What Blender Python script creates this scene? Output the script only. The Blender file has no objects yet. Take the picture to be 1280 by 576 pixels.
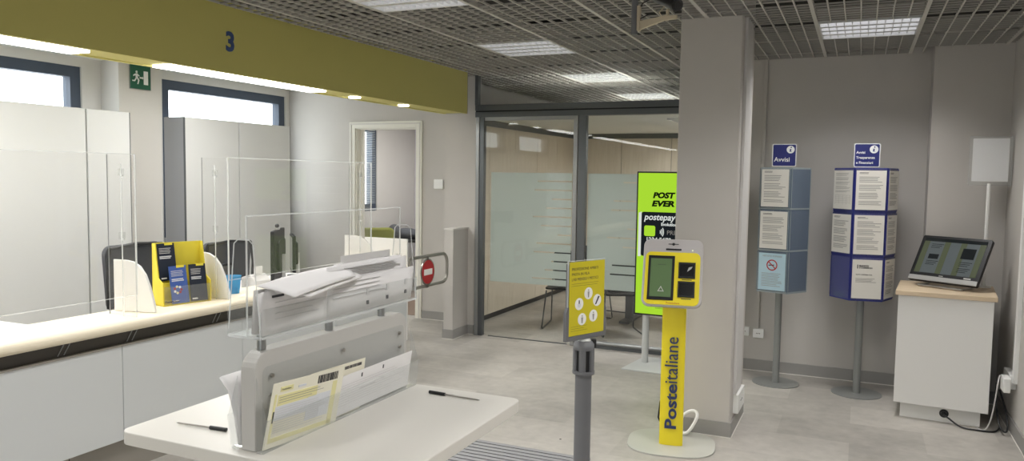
import bpy, bmesh, math, random
from mathutils import Vector, Matrix
random.seed(7)
COL = bpy.context.scene.collection
PI = math.pi

# ------------------------------------------------------------------ materials
def new_mat(name):
    m = bpy.data.materials.new(name); m.use_nodes = True
    nt = m.node_tree; nt.nodes.clear()
    out = nt.nodes.new('ShaderNodeOutputMaterial')
    return m, nt, out

def srgb(r, g, b):
    f = lambda c: c / 12.92 if c <= 0.04045 else ((c + 0.055) / 1.055) ** 2.4
    return (f(r / 255), f(g / 255), f(b / 255), 1)

def pmat(name, col, rough=0.5, metal=0.0, noise=0.0, nscale=30, bump=0.0, spec=0.5, emit=None, estr=0):
    """principled with a little procedural variation"""
    m, nt, out = new_mat(name)
    b = nt.nodes.new('ShaderNodeBsdfPrincipled')
    nt.links.new(b.outputs[0], out.inputs[0])
    c = srgb(*col)
    b.inputs['Base Color'].default_value = c
    b.inputs['Roughness'].default_value = rough
    b.inputs['Metallic'].default_value = metal
    b.inputs['Specular IOR Level'].default_value = spec
    if noise or bump:
        tc = nt.nodes.new('ShaderNodeTexCoord')
        n = nt.nodes.new('ShaderNodeTexNoise'); n.inputs['Scale'].default_value = nscale
        n.inputs['Detail'].default_value = 4
        nt.links.new(tc.outputs['Object'], n.inputs['Vector'])
        if noise:
            mp = nt.nodes.new('ShaderNodeMapRange')
            mp.inputs['To Min'].default_value = 1 - noise; mp.inputs['To Max'].default_value = 1 + noise
            nt.links.new(n.outputs['Fac'], mp.inputs['Value'])
            mx = nt.nodes.new('ShaderNodeVectorMath'); mx.operation = 'SCALE'
            mx.inputs[0].default_value = c[:3]
            nt.links.new(mp.outputs[0], mx.inputs['Scale'])
            nt.links.new(mx.outputs[0], b.inputs['Base Color'])
        if bump:
            bp = nt.nodes.new('ShaderNodeBump'); bp.inputs['Strength'].default_value = bump
            bp.inputs['Distance'].default_value = 0.002
            nt.links.new(n.outputs['Fac'], bp.inputs['Height'])
            nt.links.new(bp.outputs[0], b.inputs['Normal'])
    if emit:
        b.inputs['Emission Color'].default_value = srgb(*emit)
        b.inputs['Emission Strength'].default_value = estr
    return m

def glass_mat(name, tint=(1, 1, 1), refl=1.0, rough=0.0, haze=0.0, base=.025):
    """thin clear sheet: straight-through transmission plus fresnel reflection"""
    m, nt, out = new_mat(name)
    t = nt.nodes.new('ShaderNodeBsdfTransparent'); t.inputs[0].default_value = (*tint, 1)
    g = nt.nodes.new('ShaderNodeBsdfGlossy'); g.inputs['Roughness'].default_value = rough
    g.inputs['Color'].default_value = (refl, refl, refl, 1)
    lw = nt.nodes.new('ShaderNodeLayerWeight'); lw.inputs[0].default_value = .5
    pw = nt.nodes.new('ShaderNodeMath'); pw.operation = 'POWER'; nt.links.new(lw.outputs['Facing'], pw.inputs[0]); pw.inputs[1].default_value = 5
    f = nt.nodes.new('ShaderNodeMath'); f.operation = 'MULTIPLY_ADD'; nt.links.new(pw.outputs[0], f.inputs[0]); f.inputs[1].default_value = .95; f.inputs[2].default_value = base
    mx = nt.nodes.new('ShaderNodeMixShader')
    nt.links.new(f.outputs[0], mx.inputs[0]); nt.links.new(t.outputs[0], mx.inputs[1]); nt.links.new(g.outputs[0], mx.inputs[2])
    last = mx
    if haze:
        d = nt.nodes.new('ShaderNodeBsdfDiffuse'); d.inputs[0].default_value = (.8, .82, .82, 1)
        m2 = nt.nodes.new('ShaderNodeMixShader'); m2.inputs[0].default_value = haze
        nt.links.new(mx.outputs[0], m2.inputs[1]); nt.links.new(d.outputs[0], m2.inputs[2]); last = m2
    nt.links.new(last.outputs[0], out.inputs[0])
    return m

def frost_mat(name, col, clear):
    m, nt, out = new_mat(name)
    t = nt.nodes.new('ShaderNodeBsdfTransparent')
    d = nt.nodes.new('ShaderNodeBsdfDiffuse'); d.inputs[0].default_value = srgb(*col)
    tr = nt.nodes.new('ShaderNodeBsdfTranslucent'); tr.inputs[0].default_value = srgb(*col)
    a = nt.nodes.new('ShaderNodeMixShader'); a.inputs[0].default_value = .4
    b = nt.nodes.new('ShaderNodeMixShader'); b.inputs[0].default_value = 1 - clear
    nt.links.new(d.outputs[0], a.inputs[1]); nt.links.new(tr.outputs[0], a.inputs[2])
    nt.links.new(t.outputs[0], b.inputs[1]); nt.links.new(a.outputs[0], b.inputs[2])
    nt.links.new(b.outputs[0], out.inputs[0])
    return m

def emit_mat(name, col, s):
    m, nt, out = new_mat(name)
    e = nt.nodes.new('ShaderNodeEmission'); e.inputs[0].default_value = srgb(*col); e.inputs[1].default_value = s
    nt.links.new(e.outputs[0], out.inputs[0])
    return m

def floor_mat():
    """grey concrete-look vinyl tiles, each a slightly different shade"""
    m, nt, out = new_mat('vinyl_tiles')
    N = nt.nodes.new; L = nt.links.new
    b = N('ShaderNodeBsdfPrincipled'); L(b.outputs[0], out.inputs[0])
    tc = N('ShaderNodeTexCoord')
    br = N('ShaderNodeTexBrick'); br.offset = 0.5
    br.inputs['Color1'].default_value = (0, 0, 0, 1); br.inputs['Color2'].default_value = (1, 1, 1, 1)
    br.inputs['Mortar'].default_value = (.35, .35, .35, 1)
    br.inputs['Scale'].default_value = 1.0; br.inputs['Mortar Size'].default_value = 0.0015
    br.inputs['Mortar Smooth'].default_value = 0.5
    br.inputs['Brick Width'].default_value = 0.9; br.inputs['Row Height'].default_value = 0.45
    L(tc.outputs['Object'], br.inputs['Vector'])
    n1 = N('ShaderNodeTexNoise'); n1.inputs['Scale'].default_value = 2.2; n1.inputs['Detail'].default_value = 8; n1.inputs['Roughness'].default_value = .62
    n2 = N('ShaderNodeTexNoise'); n2.inputs['Scale'].default_value = 14; n2.inputs['Detail'].default_value = 6
    L(tc.outputs['Object'], n1.inputs['Vector']); L(tc.outputs['Object'], n2.inputs['Vector'])
    def mul(a, k):
        x = N('ShaderNodeMath'); x.operation = 'MULTIPLY'; L(a, x.inputs[0]); x.inputs[1].default_value = k; return x.outputs[0]
    def add(a, c):
        x = N('ShaderNodeMath'); x.operation = 'ADD'; L(a, x.inputs[0]); L(c, x.inputs[1]); return x.outputs[0]
    s = add(add(mul(br.outputs['Color'], 0.26), mul(n1.outputs['Fac'], 0.70)), mul(n2.outputs['Fac'], 0.34))
    r = N('ShaderNodeValToRGB')
    r.color_ramp.elements[0].position = 0.36; r.color_ramp.elements[0].color = srgb(146, 142, 136)
    r.color_ramp.elements[1].position = 0.86; r.color_ramp.elements[1].color = srgb(190, 185, 178)
    L(s, r.inputs[0]); L(r.outputs[0], b.inputs['Base Color'])
    b.inputs['Roughness'].default_value = 0.42
    bp = N('ShaderNodeBump'); bp.inputs['Strength'].default_value = .12; bp.inputs['Distance'].default_value = .003
    L(n2.outputs['Fac'], bp.inputs['Height']); L(bp.outputs[0], b.inputs['Normal'])
    return m

def wood_mat(name, c1, c2, axis=(1, 12, 12), rough=.45):
    m, nt, out = new_mat(name)
    N = nt.nodes.new; L = nt.links.new
    b = N('ShaderNodeBsdfPrincipled'); L(b.outputs[0], out.inputs[0]); b.inputs['Roughness'].default_value = rough
    tc = N('ShaderNodeTexCoord'); mp = N('ShaderNodeMapping'); mp.inputs['Scale'].default_value = axis
    n = N('ShaderNodeTexNoise'); n.inputs['Scale'].default_value = 3; n.inputs['Detail'].default_value = 6
    r = N('ShaderNodeValToRGB')
    r.color_ramp.elements[0].position = .3; r.color_ramp.elements[0].color = srgb(*c1)
    r.color_ramp.elements[1].position = .7; r.color_ramp.elements[1].color = srgb(*c2)
    L(tc.outputs['Object'], mp.inputs[0]); L(mp.outputs[0], n.inputs['Vector']); L(n.outputs['Fac'], r.inputs[0]); L(r.outputs[0], b.inputs['Base Color'])
    return m

M = dict(
    wall=pmat('wall_paint', (192, 188, 183), .85, noise=.03, nscale=6, bump=.15),
    whitewall=pmat('white_wall_paint', (214, 211, 206), .85, noise=.02, nscale=6, bump=.1),
    floor=floor_mat(),
    base=pmat('baseboard_grey', (150, 148, 145), .45),
    basewhite=pmat('baseboard_sealant', (225, 222, 215), .5),
    grid=pmat('ceiling_grid', (190, 187, 180), .6), gridx=pmat('ceiling_grid_cross', (156, 153, 147), .6),
    void=pmat('ceiling_void', (52, 50, 47), .9),
    whiteceil=pmat('white_ceiling', (222, 222, 216), .8),
    yellowf=pmat('fascia_yellow', (198, 190, 112), .6, noise=.03, nscale=4),
    navy3=pmat('numeral_blue', (62, 82, 130), .5), navy=pmat('navy_print', (38, 52, 98), .5),
    white=pmat('white_laminate', (232, 231, 228), .38),
    cool=pmat('counter_panel', (206, 209, 210), .32),
    plinth=pmat('plinth_grey', (146, 141, 133), .5),
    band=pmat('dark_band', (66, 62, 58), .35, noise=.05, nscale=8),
    maple=wood_mat('maple_nosing', (234, 222, 196), (242, 232, 210), (10, 1, 10)),
    beech=wood_mat('beech_top', (206, 184, 154), (218, 198, 170), (1, 10, 10)),
    panelwood=wood_mat('pale_panelling', (214, 203, 184), (224, 214, 197), (14, 14, 1)),
    frame=pmat('dark_aluminium', (104, 108, 110), .4, metal=.6),
    frame2=pmat('aluminium', (158, 160, 160), .35, metal=.7),
    winframe=pmat('window_frame', (68, 78, 94), .5),
    glass=glass_mat('clear_glass', (.95, .962, .955)),
    acryl=glass_mat('clear_acrylic', (.985, .985, .985), haze=.012, base=.014),
    acryl2=glass_mat('acrylic_holder', (.97, .975, .975), haze=.06),
    acredge=frost_mat('acrylic_edge', (240, 242, 242), .5),
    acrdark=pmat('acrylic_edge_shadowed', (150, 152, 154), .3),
    frost=frost_mat('frosted_film', (216, 223, 219), .16),
    film2=frost_mat('film_gap', (216, 223, 219), .75),
    wardrobe=pmat('wardrobe_laminate', (214, 215, 214), .42),
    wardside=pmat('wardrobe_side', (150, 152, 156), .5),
    seam=pmat('seam_grey', (140, 142, 146), .6),
    door=pmat('cream_door_frame', (230, 228, 218), .45),
    green=pmat('exit_green', (20, 92, 66), .5),
    signwhite=pmat('sign_white', (238, 238, 236), .45),
    blue=pmat('info_blue', (38, 44, 112), .5),
    standblue=pmat('display_blue', (44, 50, 128), .45),
    standgrey=pmat('display_slate', (92, 108, 128), .4),
    standedge=pmat('display_edge', (150, 160, 164), .4),
    pole=pmat('grey_pole', (142, 144, 142), .4, metal=.3), polel=pmat('light_grey_pole', (196, 198, 196), .4),
    poled=pmat('dark_grey_plastic', (106, 107, 110), .5),
    black=pmat('black_plastic', (24, 25, 28), .35),
    dark=pmat('charcoal_fabric', (74, 76, 82), .8, noise=.1, nscale=60),
    red=pmat('sign_red', (178, 34, 40), .45),
    matteblack=pmat('matte_black_plastic', (16, 17, 20), .6, spec=.25),
    chrome=pmat('brushed_steel', (170, 166, 160), .3, metal=.9),
    yellow=pmat('kiosk_yellow', (234, 214, 36), .45),
    yellow2=pmat('leaflet_yellow', (234, 216, 70), .5),
    postery=pmat('poster_yellow', (204, 190, 26), .5),
    kioskgrey=pmat('kiosk_grey', (184, 180, 180), .4),
    baseplate=pmat('base_plate_grey', (186, 186, 178), .4),
    screenoff=pmat('screen_green_grey', (84, 104, 72), .2, emit=(92, 116, 78), estr=.25),
    lime=emit_mat('screen_lime', (186, 240, 60), .80),
    limed=emit_mat('screen_lime_shade', (120, 170, 60), .6),
    card=emit_mat('screen_card', (32, 36, 40), .8),
    scrtext=emit_mat('screen_text_dark', (26, 34, 16), .8),
    scrwhite=emit_mat('screen_text_white', (235, 240, 235), .8),
    paper=pmat('paper_white', (236, 234, 234), .7),
    paper2=pmat('paper_cream', (236, 232, 214), .7),
    paperg=pmat('paper_grey', (206, 204, 202), .7),
    noticep=pmat('notice_paper', (218, 215, 208), .35),
    ink=pmat('ink_grey', (150, 148, 145), .7),
    inkd=pmat('ink_dark', (56, 56, 60), .7),
    inkl=pmat('ink_pale', (206, 205, 205), .7), lilac=pmat('office_wall_lilac', (206, 202, 210), .85),
    inkb=pmat('form_blue', (218, 220, 225), .7),
    formy=pmat('form_yellow', (230, 224, 168), .7),
    lightblue=pmat('notice_pale_blue', (176, 204, 216), .4),
    board=pmat('board_grey', (190, 188, 184), .45),
    boardin=pmat('board_inset', (172, 170, 167), .45),
    desk=pmat('desk_laminate', (210, 207, 200), .35),
    deskedge=pmat('desk_edge', (192, 190, 188), .45),
    rib=pmat('mat_grey', (146, 146, 148), .55),
    ribd=pmat('mat_groove', (112, 112, 114), .7),
    cyan=frost_mat('cup_blue', (84, 168, 214), .25),
    bluebro=pmat('brochure_blue', (66, 96, 170), .4),
    darkbro=pmat('brochure_dark', (34, 42, 58), .4),
    monglass=pmat('screen_glass', (34, 38, 40), .12),
    scrpage=pmat('screen_page', (84, 90, 92), .2, emit=(92, 100, 104), estr=.18),
    scrband=pmat('screen_green_band', (78, 84, 66), .2, emit=(84, 92, 70), estr=.15),
    silver=pmat('silver_trim', (190, 190, 188), .3, metal=.5),
    beige=pmat('bracket_beige', (196, 184, 160), .5),
    lamp=emit_mat('led_strip', (255, 253, 248), 10.0),
    tube=emit_mat('luminaire_glow', (250, 250, 255), 1.1),
    louvre=pmat('louvre_white', (225, 225, 224), .3, metal=.4),
    tan=pmat('floor_tan', (126, 108, 94), .5),
    olive=pmat('armchair_green', (122, 126, 46), .8),
    blind=frost_mat('blind_slat', (232, 234, 230), .1),
    deskd=pmat('dark_table', (44, 44, 46), .4),
    lens=pmat('lens', (12, 12, 14), .25), led=emit_mat('status_led', (240, 244, 200), 1.0),
)

# ------------------------------------------------------------------ mesh builder
class MB:
    def __init__(s):
        s.v = []; s.f = []; s.fm = []; s.mats = []; s.sm = []
    def mi(s, m):
        m = M[m] if isinstance(m, str) else m
        if m not in s.mats: s.mats.append(m)
        return s.mats.index(m)
    def raw(s, vs, fs, m, smooth=False):
        o = len(s.v); s.v += [tuple(p) for p in vs]; k = s.mi(m)
        for f in fs: s.f.append([o + i for i in f]); s.fm.append(k); s.sm.append(smooth)
        return s
    def box(s, a, b, m, mat=None):
        x0, y0, z0 = a; x1, y1, z1 = b
        if x0 > x1: x0, x1 = x1, x0
        if y0 > y1: y0, y1 = y1, y0
        if z0 > z1: z0, z1 = z1, z0
        vs = [(x0, y0, z0), (x1, y0, z0), (x1, y1, z0), (x0, y1, z0), (x0, y0, z1), (x1, y0, z1), (x1, y1, z1), (x0, y1, z1)]
        if mat is not None: vs = [mat @ Vector(p) for p in vs]
        return s.raw(vs, [(0, 3, 2, 1), (4, 5, 6, 7), (0, 1, 5, 4), (1, 2, 6, 5), (2, 3, 7, 6), (3, 0, 4, 7)], m)
    def prism(s, pts, d, m, origin=(0, 0, 0), mat=None, smooth=False):
        """closed outline pts (3-D), pushed along vector d"""
        n = len(pts); d = Vector(d); o = Vector(origin)
        A = [Vector(p) + o for p in pts]; B = [p + d for p in A]
        if mat is not None: A = [mat @ p for p in A]; B = [mat @ p for p in B]
        s.raw(A + B, [tuple(range(n))[::-1], tuple(range(n, 2 * n))], m)
        return s.raw(A + B, [(i, (i + 1) % n, n + (i + 1) % n, n + i) for i in range(n)], m, smooth)
    def cyl(s, p0, p1, r, m, n=20, r1=None, cap=True):
        p0 = Vector(p0); p1 = Vector(p1); r1 = r if r1 is None else r1
        z = (p1 - p0).normalized(); x = z.orthogonal().normalized(); y = z.cross(x)
        ring = lambda c, q: [c + (x * math.cos(2 * PI * i / n) + y * math.sin(2 * PI * i / n)) * q for i in range(n)]
        V = ring(p0, r) + ring(p1, r1)
        s.raw(V, [(i, (i + 1) % n, n + (i + 1) % n, n + i) for i in range(n)], m, True)
        if cap: s.raw(V, [tuple(range(n))[::-1], tuple(range(n, 2 * n))], m)
        return s
    def tube(s, path, r, m, n=10):
        P = [Vector(p) for p in path]; V = []; F = []
        x = None
        for i, p in enumerate(P):
            t = (P[min(i + 1, len(P) - 1)] - P[max(i - 1, 0)]).normalized()
            x = t.orthogonal().normalized() if x is None else (x - t * x.dot(t)).normalized()
            y = t.cross(x)
            V += [p + (x * math.cos(2 * PI * k / n) + y * math.sin(2 * PI * k / n)) * r for k in range(n)]
        for i in range(len(P) - 1):
            for k in range(n):
                F.append((i * n + k, i * n + (k + 1) % n, (i + 1) * n + (k + 1) % n, (i + 1) * n + k))
        s.raw(V, F, m, True)
        e = (len(P) - 1) * n
        return s.raw(V, [tuple(range(n))[::-1], tuple(range(e, e + n))], m)
    def sphere(s, c, r, m, sx=1, sy=1, sz=1, n=16, k=10):
        V = []; F = []
        for i in range(k + 1):
            a = PI * i / k
            for j in range(n):
                b = 2 * PI * j / n
                V.append((c[0] + r * sx * math.sin(a) * math.cos(b), c[1] + r * sy * math.sin(a) * math.sin(b), c[2] + r * sz * math.cos(a)))
        for i in range(k):
            for j in range(n):
                F.append((i * n + j, (i + 1) * n + j, (i + 1) * n + (j + 1) % n, i * n + (j + 1) % n))
        return s.raw(V, F, m, True)
    def text(s, body, size, loc, rot, m, bold=0.0, align='LEFT', shear=0.0, ext=0.0004, space=1.0, sx=1.0, fit=None):
        cu = bpy.data.curves.new('t', 'FONT'); cu.body = body; cu.size = size; cu.align_x = align
        cu.offset = bold; cu.shear = shear; cu.extrude = ext; cu.space_character = space; cu.resolution_u = 3
        cu.space_line = 1.0
        ob = bpy.data.objects.new('t', cu); COL.objects.link(ob)
        me = bpy.data.meshes.new_from_object(ob)
        if fit and me.vertices:
            xs = [v.co.x for v in me.vertices]; sx = fit / (max(xs) - min(xs))
        T = Matrix.Translation(loc) @ rot.to_4x4() @ Matrix.Diagonal((sx, 1, 1, 1))
        s.raw([T @ v.co for v in me.vertices], [tuple(p.vertices) for p in me.polygons], m)
        bpy.data.objects.remove(ob); bpy.data.curves.remove(cu); bpy.data.meshes.remove(me)
        return s
    def build(s, name, parent=None, bevel=0, world=False, seg=2):
        me = bpy.data.meshes.new(name)
        vs = s.v
        if world and parent is not None:
            mw = Matrix.Identity(4); q = parent
            while q is not None: mw = q.matrix_basis @ mw; q = q.parent
            iv = mw.inverted(); vs = [iv @ Vector(p) for p in vs]
        me.from_pydata([tuple(p) for p in vs], [], s.f)
        for m in s.mats: me.materials.append(m)
        for p, k, sm in zip(me.polygons, s.fm, s.sm): p.material_index = k; p.use_smooth = sm
        me.validate(); me.update()
        o = bpy.data.objects.new(name, me); COL.objects.link(o)
        if parent is not None: o.parent = parent
        if bevel:
            bm = bmesh.new(); bm.from_mesh(me); bmesh.ops.remove_doubles(bm, verts=bm.verts, dist=1e-5); bm.to_mesh(me); bm.free()
            bv = o.modifiers.new('bevel', 'BEVEL'); bv.width = bevel; bv.segments = seg; bv.limit_method = 'ANGLE'; bv.angle_limit = math.radians(40)
            bv.harden_normals = False
        return o

FRONT = Matrix.Rotation(PI / 2, 3, 'X')     # text standing up, read from -Y
def thing(name, label, cat, loc=(0, 0, 0), rotz=0.0, group=None, tilt=None):
    o = bpy.data.objects.new(name, None); COL.objects.link(o)
    o.empty_display_size = .05
    mtx = Matrix.Translation(loc) @ Matrix.Rotation(rotz, 4, 'Z')
    if tilt: mtx = mtx @ Matrix.Rotation(tilt, 4, 'X')
    o.matrix_basis = mtx
    return tag(o, label, cat, group)
def tag(o, label, cat, group=None, kind=None):
    o['label'] = label; o['category'] = cat
    if group: o['group'] = group
    if kind: o['kind'] = kind
    return o
def struct(o, label=None, cat=None):
    o['kind'] = 'structure'
    if label: o['label'] = label
    if cat: o['category'] = cat
    return o
def place(o, loc, rotz=0.0):
    o.matrix_basis = Matrix.Translation(loc) @ Matrix.Rotation(rotz, 4, 'Z'); return o
def copy_tree(o, parent=None):
    c = o.copy(); COL.objects.link(c)
    if parent is not None: c.parent = parent
    for ch in [x for x in bpy.data.objects if x.parent == o]: copy_tree(ch, c)
    return c
def rrect(w, h, r, n=6, y=0.0):
    """rounded rectangle outline in the XZ plane, centred at 0"""
    pts = []
    for cx, cz, a0 in ((w / 2 - r, h / 2 - r, 0), (-w / 2 + r, h / 2 - r, 90), (-w / 2 + r, -h / 2 + r, 180), (w / 2 - r, -h / 2 + r, 270)):
        for i in range(n + 1):
            a = math.radians(a0 + 90 * i / n)
            pts.append((cx + r * math.cos(a), y, cz + r * math.sin(a)))
    return pts
def rrect_xy(x0, x1, y0, y1, r, n=6, z=0.0):
    w, h = x1 - x0, y1 - y0; cx, cy = (x0 + x1) / 2, (y0 + y1) / 2
    return [(p[0] + cx, p[2] + cy, z) for p in rrect(w, h, r, n)]
def disc(r, n=24, y=0.0, cx=0, cz=0, rz=None):
    rz = rz or r
    return [(cx + r * math.cos(2 * PI * i / n), y, cz + rz * math.sin(2 * PI * i / n)) for i in range(n)]
def textlines(mb, x0, x1, z1, z0, n, mat, y, h=.35, seed=1, ragged=.25, gapevery=0):
    """rows of print as thin bars on a sheet that faces -Y"""
    rd = random.Random(seed); st = (z1 - z0) / n
    for i in range(n):
        if gapevery and i % gapevery == gapevery - 1: continue
        xe = x1 - (x1 - x0) * rd.random() * ragged
        z = z1 - i * st
        mb.raw([(x0, y, z - st * h), (xe, y, z - st * h), (xe, y, z), (x0, y, z)], [(0, 1, 2, 3)], mat)

H = 2.736            # main ceiling
# ------------------------------------------------------------------ the setting
b = MB(); b.box((-6.86, -3.2, -.1), (1.15, 11.3, 0), 'floor'); struct(b.build('floor'))
b = MB(); b.box((-6.86, -3.2, H + .22), (1.15, 11.3, H + .32), 'void'); ceil = struct(b.build('ceiling'))
# open-cell grid, 0.6335 x 0.65 modules
PX, PY = .6335, .65
LAMPS = [(-4, -2), (-4, 1), (-4, 4), (-4, 7), (-4, -5), (-4, -8), (0, 1), (0, -2), (0, -5), (0, -8)]   # module columns / rows with a luminaire
b = MB()
def clipbox(x0, x1, y0, y1, z0, z1, m):
    xa = -3.68 if y1 < 7.06 else -3.98
    x0 = max(x0, xa); x1 = min(x1, 1.0); y1 = min(y1, 11.1 if x1 < -1.0 else (7.11 if x1 < .47 else 6.86))
    if x1 - x0 > .002 and y1 - y0 > .002: b.box((x0, y0, z0), (x1, y1, z1), m)
for i in range(-6, 3):
    for j in range(-12, 11):
        xa = -.314 + PX * i; ya = 4.93 + PY * j; xb = xa + PX; yb = ya + PY
        if (i, j) in LAMPS: continue
        for k in range(1, 7):
            x = xa + PX * k / 7
            clipbox(x - .004, x + .004, ya + .002, yb - .002, H - .001, H + .012, 'grid')
        for k in range(0, 8):
            y = ya + .07 + (PY - .14) * k / 7
            clipbox(xa + .012, xb - .012, y - .0035, y + .0035, H, H + .010, 'gridx')
for i in range(-6, 4):
    x = -.314 + PX * i
    clipbox(x - .012, x + .012, -3.1, 11.4, H - .003, H + .03, 'grid')
o = b.build('ceiling_grid', ceil)

def wall(name, boxes, m, label=None):
    b = MB()
    for a, c in boxes: b.box(a, c, m)
    return struct(b.build(name))
WT = H + .22
wall('wall_right', [((1.01, -3.1, 0), (1.15, 7.0, WT))], 'wall')
wall('wall_back', [((-1.02, 7.12, 0), (.48, 7.27, WT)), ((.48, 6.87, 0), (1.15, 7.27, WT)), ((-1.02, 7.27, 0), (-.9, 11.3, WT))], 'wall')
# window wall with two high windows, one in the office behind and more towards the entrance
def holed(y0, y1, holes, x0, x1, m, ztop=WT):
    """wall running along Y between y0,y1 with rectangular holes (ya, yb, za, zb)"""
    out = []; y = y0
    for (ya, yb, za, zb) in sorted(holes):
        out.append(((x0, y, 0), (x1, ya, ztop)))
        out.append(((x0, ya, 0), (x1, yb, za))); out.append(((x0, ya, zb), (x1, yb, ztop)))
        y = yb
    out.append(((x0, y, 0), (x1, y1, ztop)))
    return out
WH = [(-2.2, -.4, 2.15, 2.65), (.2, 2.0, 2.15, 2.65), (3.1, 4.99, 1.0, 2.65), (5.9, 7.79, 1.0, 2.65), (8.35, 9.82, 1.15, 2.42)]
wall('wall_left', holed(-3.1, 11.3, WH, -6.86, -6.64, 'whitewall'), 'whitewall')
def window(n, y0, y1, z0, z1, mull=None, muntin=True):
    b = MB(); t = .10; x0, x1 = -6.76, -6.66
    b.box((x0, y0, z0), (x1, y0 + t, z1), 'winframe'); b.box((x0, y1 - t, z0), (x1, y1, z1), 'winframe')
    b.box((x0, y0 + t, z0), (x1, y1 - t, z0 + t), 'winframe'); b.box((x0, y0 + t, z1 - t), (x1, y1 - t, z1), 'winframe')
    if mull: b.box((x0, mull - .03, z0 + t), (x1, mull + .03, z1 - t), 'winframe')
    w = struct(b.build('window_%d' % n))
    g = MB(); g.box((-6.715, y0 + t, z0 + t), (-6.705, y1 - t, z1 - t), 'glass'); g.build('pane', w)
    return w
window(1, 3.1, 4.99, 1.0, 2.65); window(2, 5.9, 7.79, 1.0, 2.65)
w3 = window(3, 8.35, 9.82, 1.15, 2.42)
window(4, .2, 2.0, 2.15, 2.65); window(5, -2.2, -.4, 2.15, 2.65)
# far wall with the office door opening, returning forward to the glazed meeting room
DX0, DX1, DZ = -5.62, -4.76, 2.245
wall('wall_far', [((-6.64, 7.86, 0), (DX0 - .06, 7.98, WT)), ((DX1 + .06, 7.86, 0), (-4.09, 7.98, WT)), ((DX0 - .06, 7.86, DZ + .06), (DX1 + .06, 7.98, WT)),
                  ((-4.09, 7.33, 0), (-3.72, 7.45, WT)), ((-4.09, 7.45, 0), (-4.0, 11.3, WT))], 'wall')
wall('wall_office', [((-6.64, 10.9, 0), (-4.09, 11.05, WT))], 'lilac')
wall('wall_meeting_room', [((-4.0, 11.14, 0), (-1.02, 11.3, WT))], 'wall')
wall('wall_rear', [((-6.86, -3.2, 0), (-.9, -3.1, WT)), ((.3, -3.2, 0), (1.15, -3.1, WT)), ((-.9, -3.2, 2.3), (.3, -3.1, WT))], 'wall')
b = MB(); b.box((-6.64, -3.1, H), (-4.0, 10.9, H + .02), 'whiteceil'); struct(b.build('ceiling_staff_side'))
# glazed entrance behind the camera
b = MB()
for x in (-.9, -.33, .24): b.box((x, -3.18, 0), (x + .06, -3.12, 2.3), 'frame')
b.box((-.9, -3.18, 2.23), (.3, -3.12, 2.3), 'frame'); b.box((-.9, -3.18, 0), (.3, -3.12, .1), 'frame')
d = struct(b.build('door_2')); g = MB(); g.box((-.84, -3.155, .1), (.24, -3.145, 2.23), 'glass'); g.build('pane', d)
# pale wood panelling lining the meeting room
b = MB()
for k in range(5):
    y0 = 7.46 + k * .735; b.box((-4.0, y0 + .004, .06), (-3.975, y0 + .731, 2.33), 'panelwood')
b.box((-4.0, 7.46, 0), (-3.98, 11.14, .06), 'black'); b.box((-4.0, 7.46, .06), (-3.992, 11.14, 2.33), 'black')
for k in range(4):
    x0 = -3.975 + k * .74; b.box((x0 + .004, 11.11, .06), (x0 + .736, 11.14, 2.33), 'panelwood')
b.box((-3.98, 11.12, 0), (-1.02, 11.14, .06), 'black'); b.box((-3.975, 11.132, .06), (-1.02, 11.14, 2.33), 'black')
struct(b.build('trim_1'))
b = MB(); b.box((-4.0, 7.45, 2.34), (-1.02, 11.14, 2.40), 'whiteceil'); b.box((-3.98, 7.46, 2.27), (-3.94, 11.14, 2.34), 'frame'); b.box((-3.98, 11.07, 2.27), (-1.02, 11.11, 2.34), 'frame')
struct(b.build('ceiling_meeting_room'))
# the square column with its skirting, the pilaster and the stub wall
b = MB(); b.box((-1.118, 5.154, 0), (-.724, 5.75, WT), 'wall'); struct(b.build('wall_column', bevel=.008))
b = MB(); b.box((-6.64, 5.19, 0), (-6.40, 5.68, WT), 'whitewall'); struct(b.build('wall_pilaster', bevel=.005))
b = MB(); b.box((-3.905, 7.0, 0), (-3.80, 7.33, 1.135), 'wall'); b.box((-3.91, 6.995, 1.135), (-3.795, 7.33, 1.15), 'whitewall'); struct(b.build('wall_stub'))
def skirting(name, segs, h=.10):
    b = MB()
    for (x0, y0, x1, y1) in segs:
        b.box((x0, y0, .006), (x1, y1, h), 'base')
        dx, dy = (.004, 0) if abs(x1 - x0) < .03 else (0, .004)
        b.box((x0 - dx, y0 - dy, 0), (x1 + dx, y1 + dy, .006), 'basewhite')
    return struct(b.build(name))
skirting('baseboard_back', [(-1.02, 7.108, .468, 7.12), (.468, 6.858, .48, 7.12), (.48, 6.858, .998, 6.87)])
skirting('baseboard_right', [(.998, -3.1, 1.01, 6.87)])
skirting('baseboard_column', [(-1.13, 5.142, -.712, 5.154), (-.724, 5.154, -.712, 5.75), (-1.13, 5.154, -1.118, 5.75), (-1.118, 5.75, -.712, 5.762)])
skirting('baseboard_far', [(-4.68, 7.848, -4.09, 7.86), (-6.64, 7.848, -5.70, 7.86), (-4.10, 7.33, -4.09, 7.86), (-3.795, 7.318, -3.72, 7.33)])
skirting('baseboard_stub', [(-3.915, 6.988, -3.79, 7.0), (-3.80, 7.0, -3.788, 7.318), (-3.917, 7.0, -3.905, 7.33)])
# floor of the office behind the door
b = MB(); b.box((-6.6, 7.99, 0), (-4.1, 10.9, .004), 'tan'); struct(b.build('floor_office'))
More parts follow.
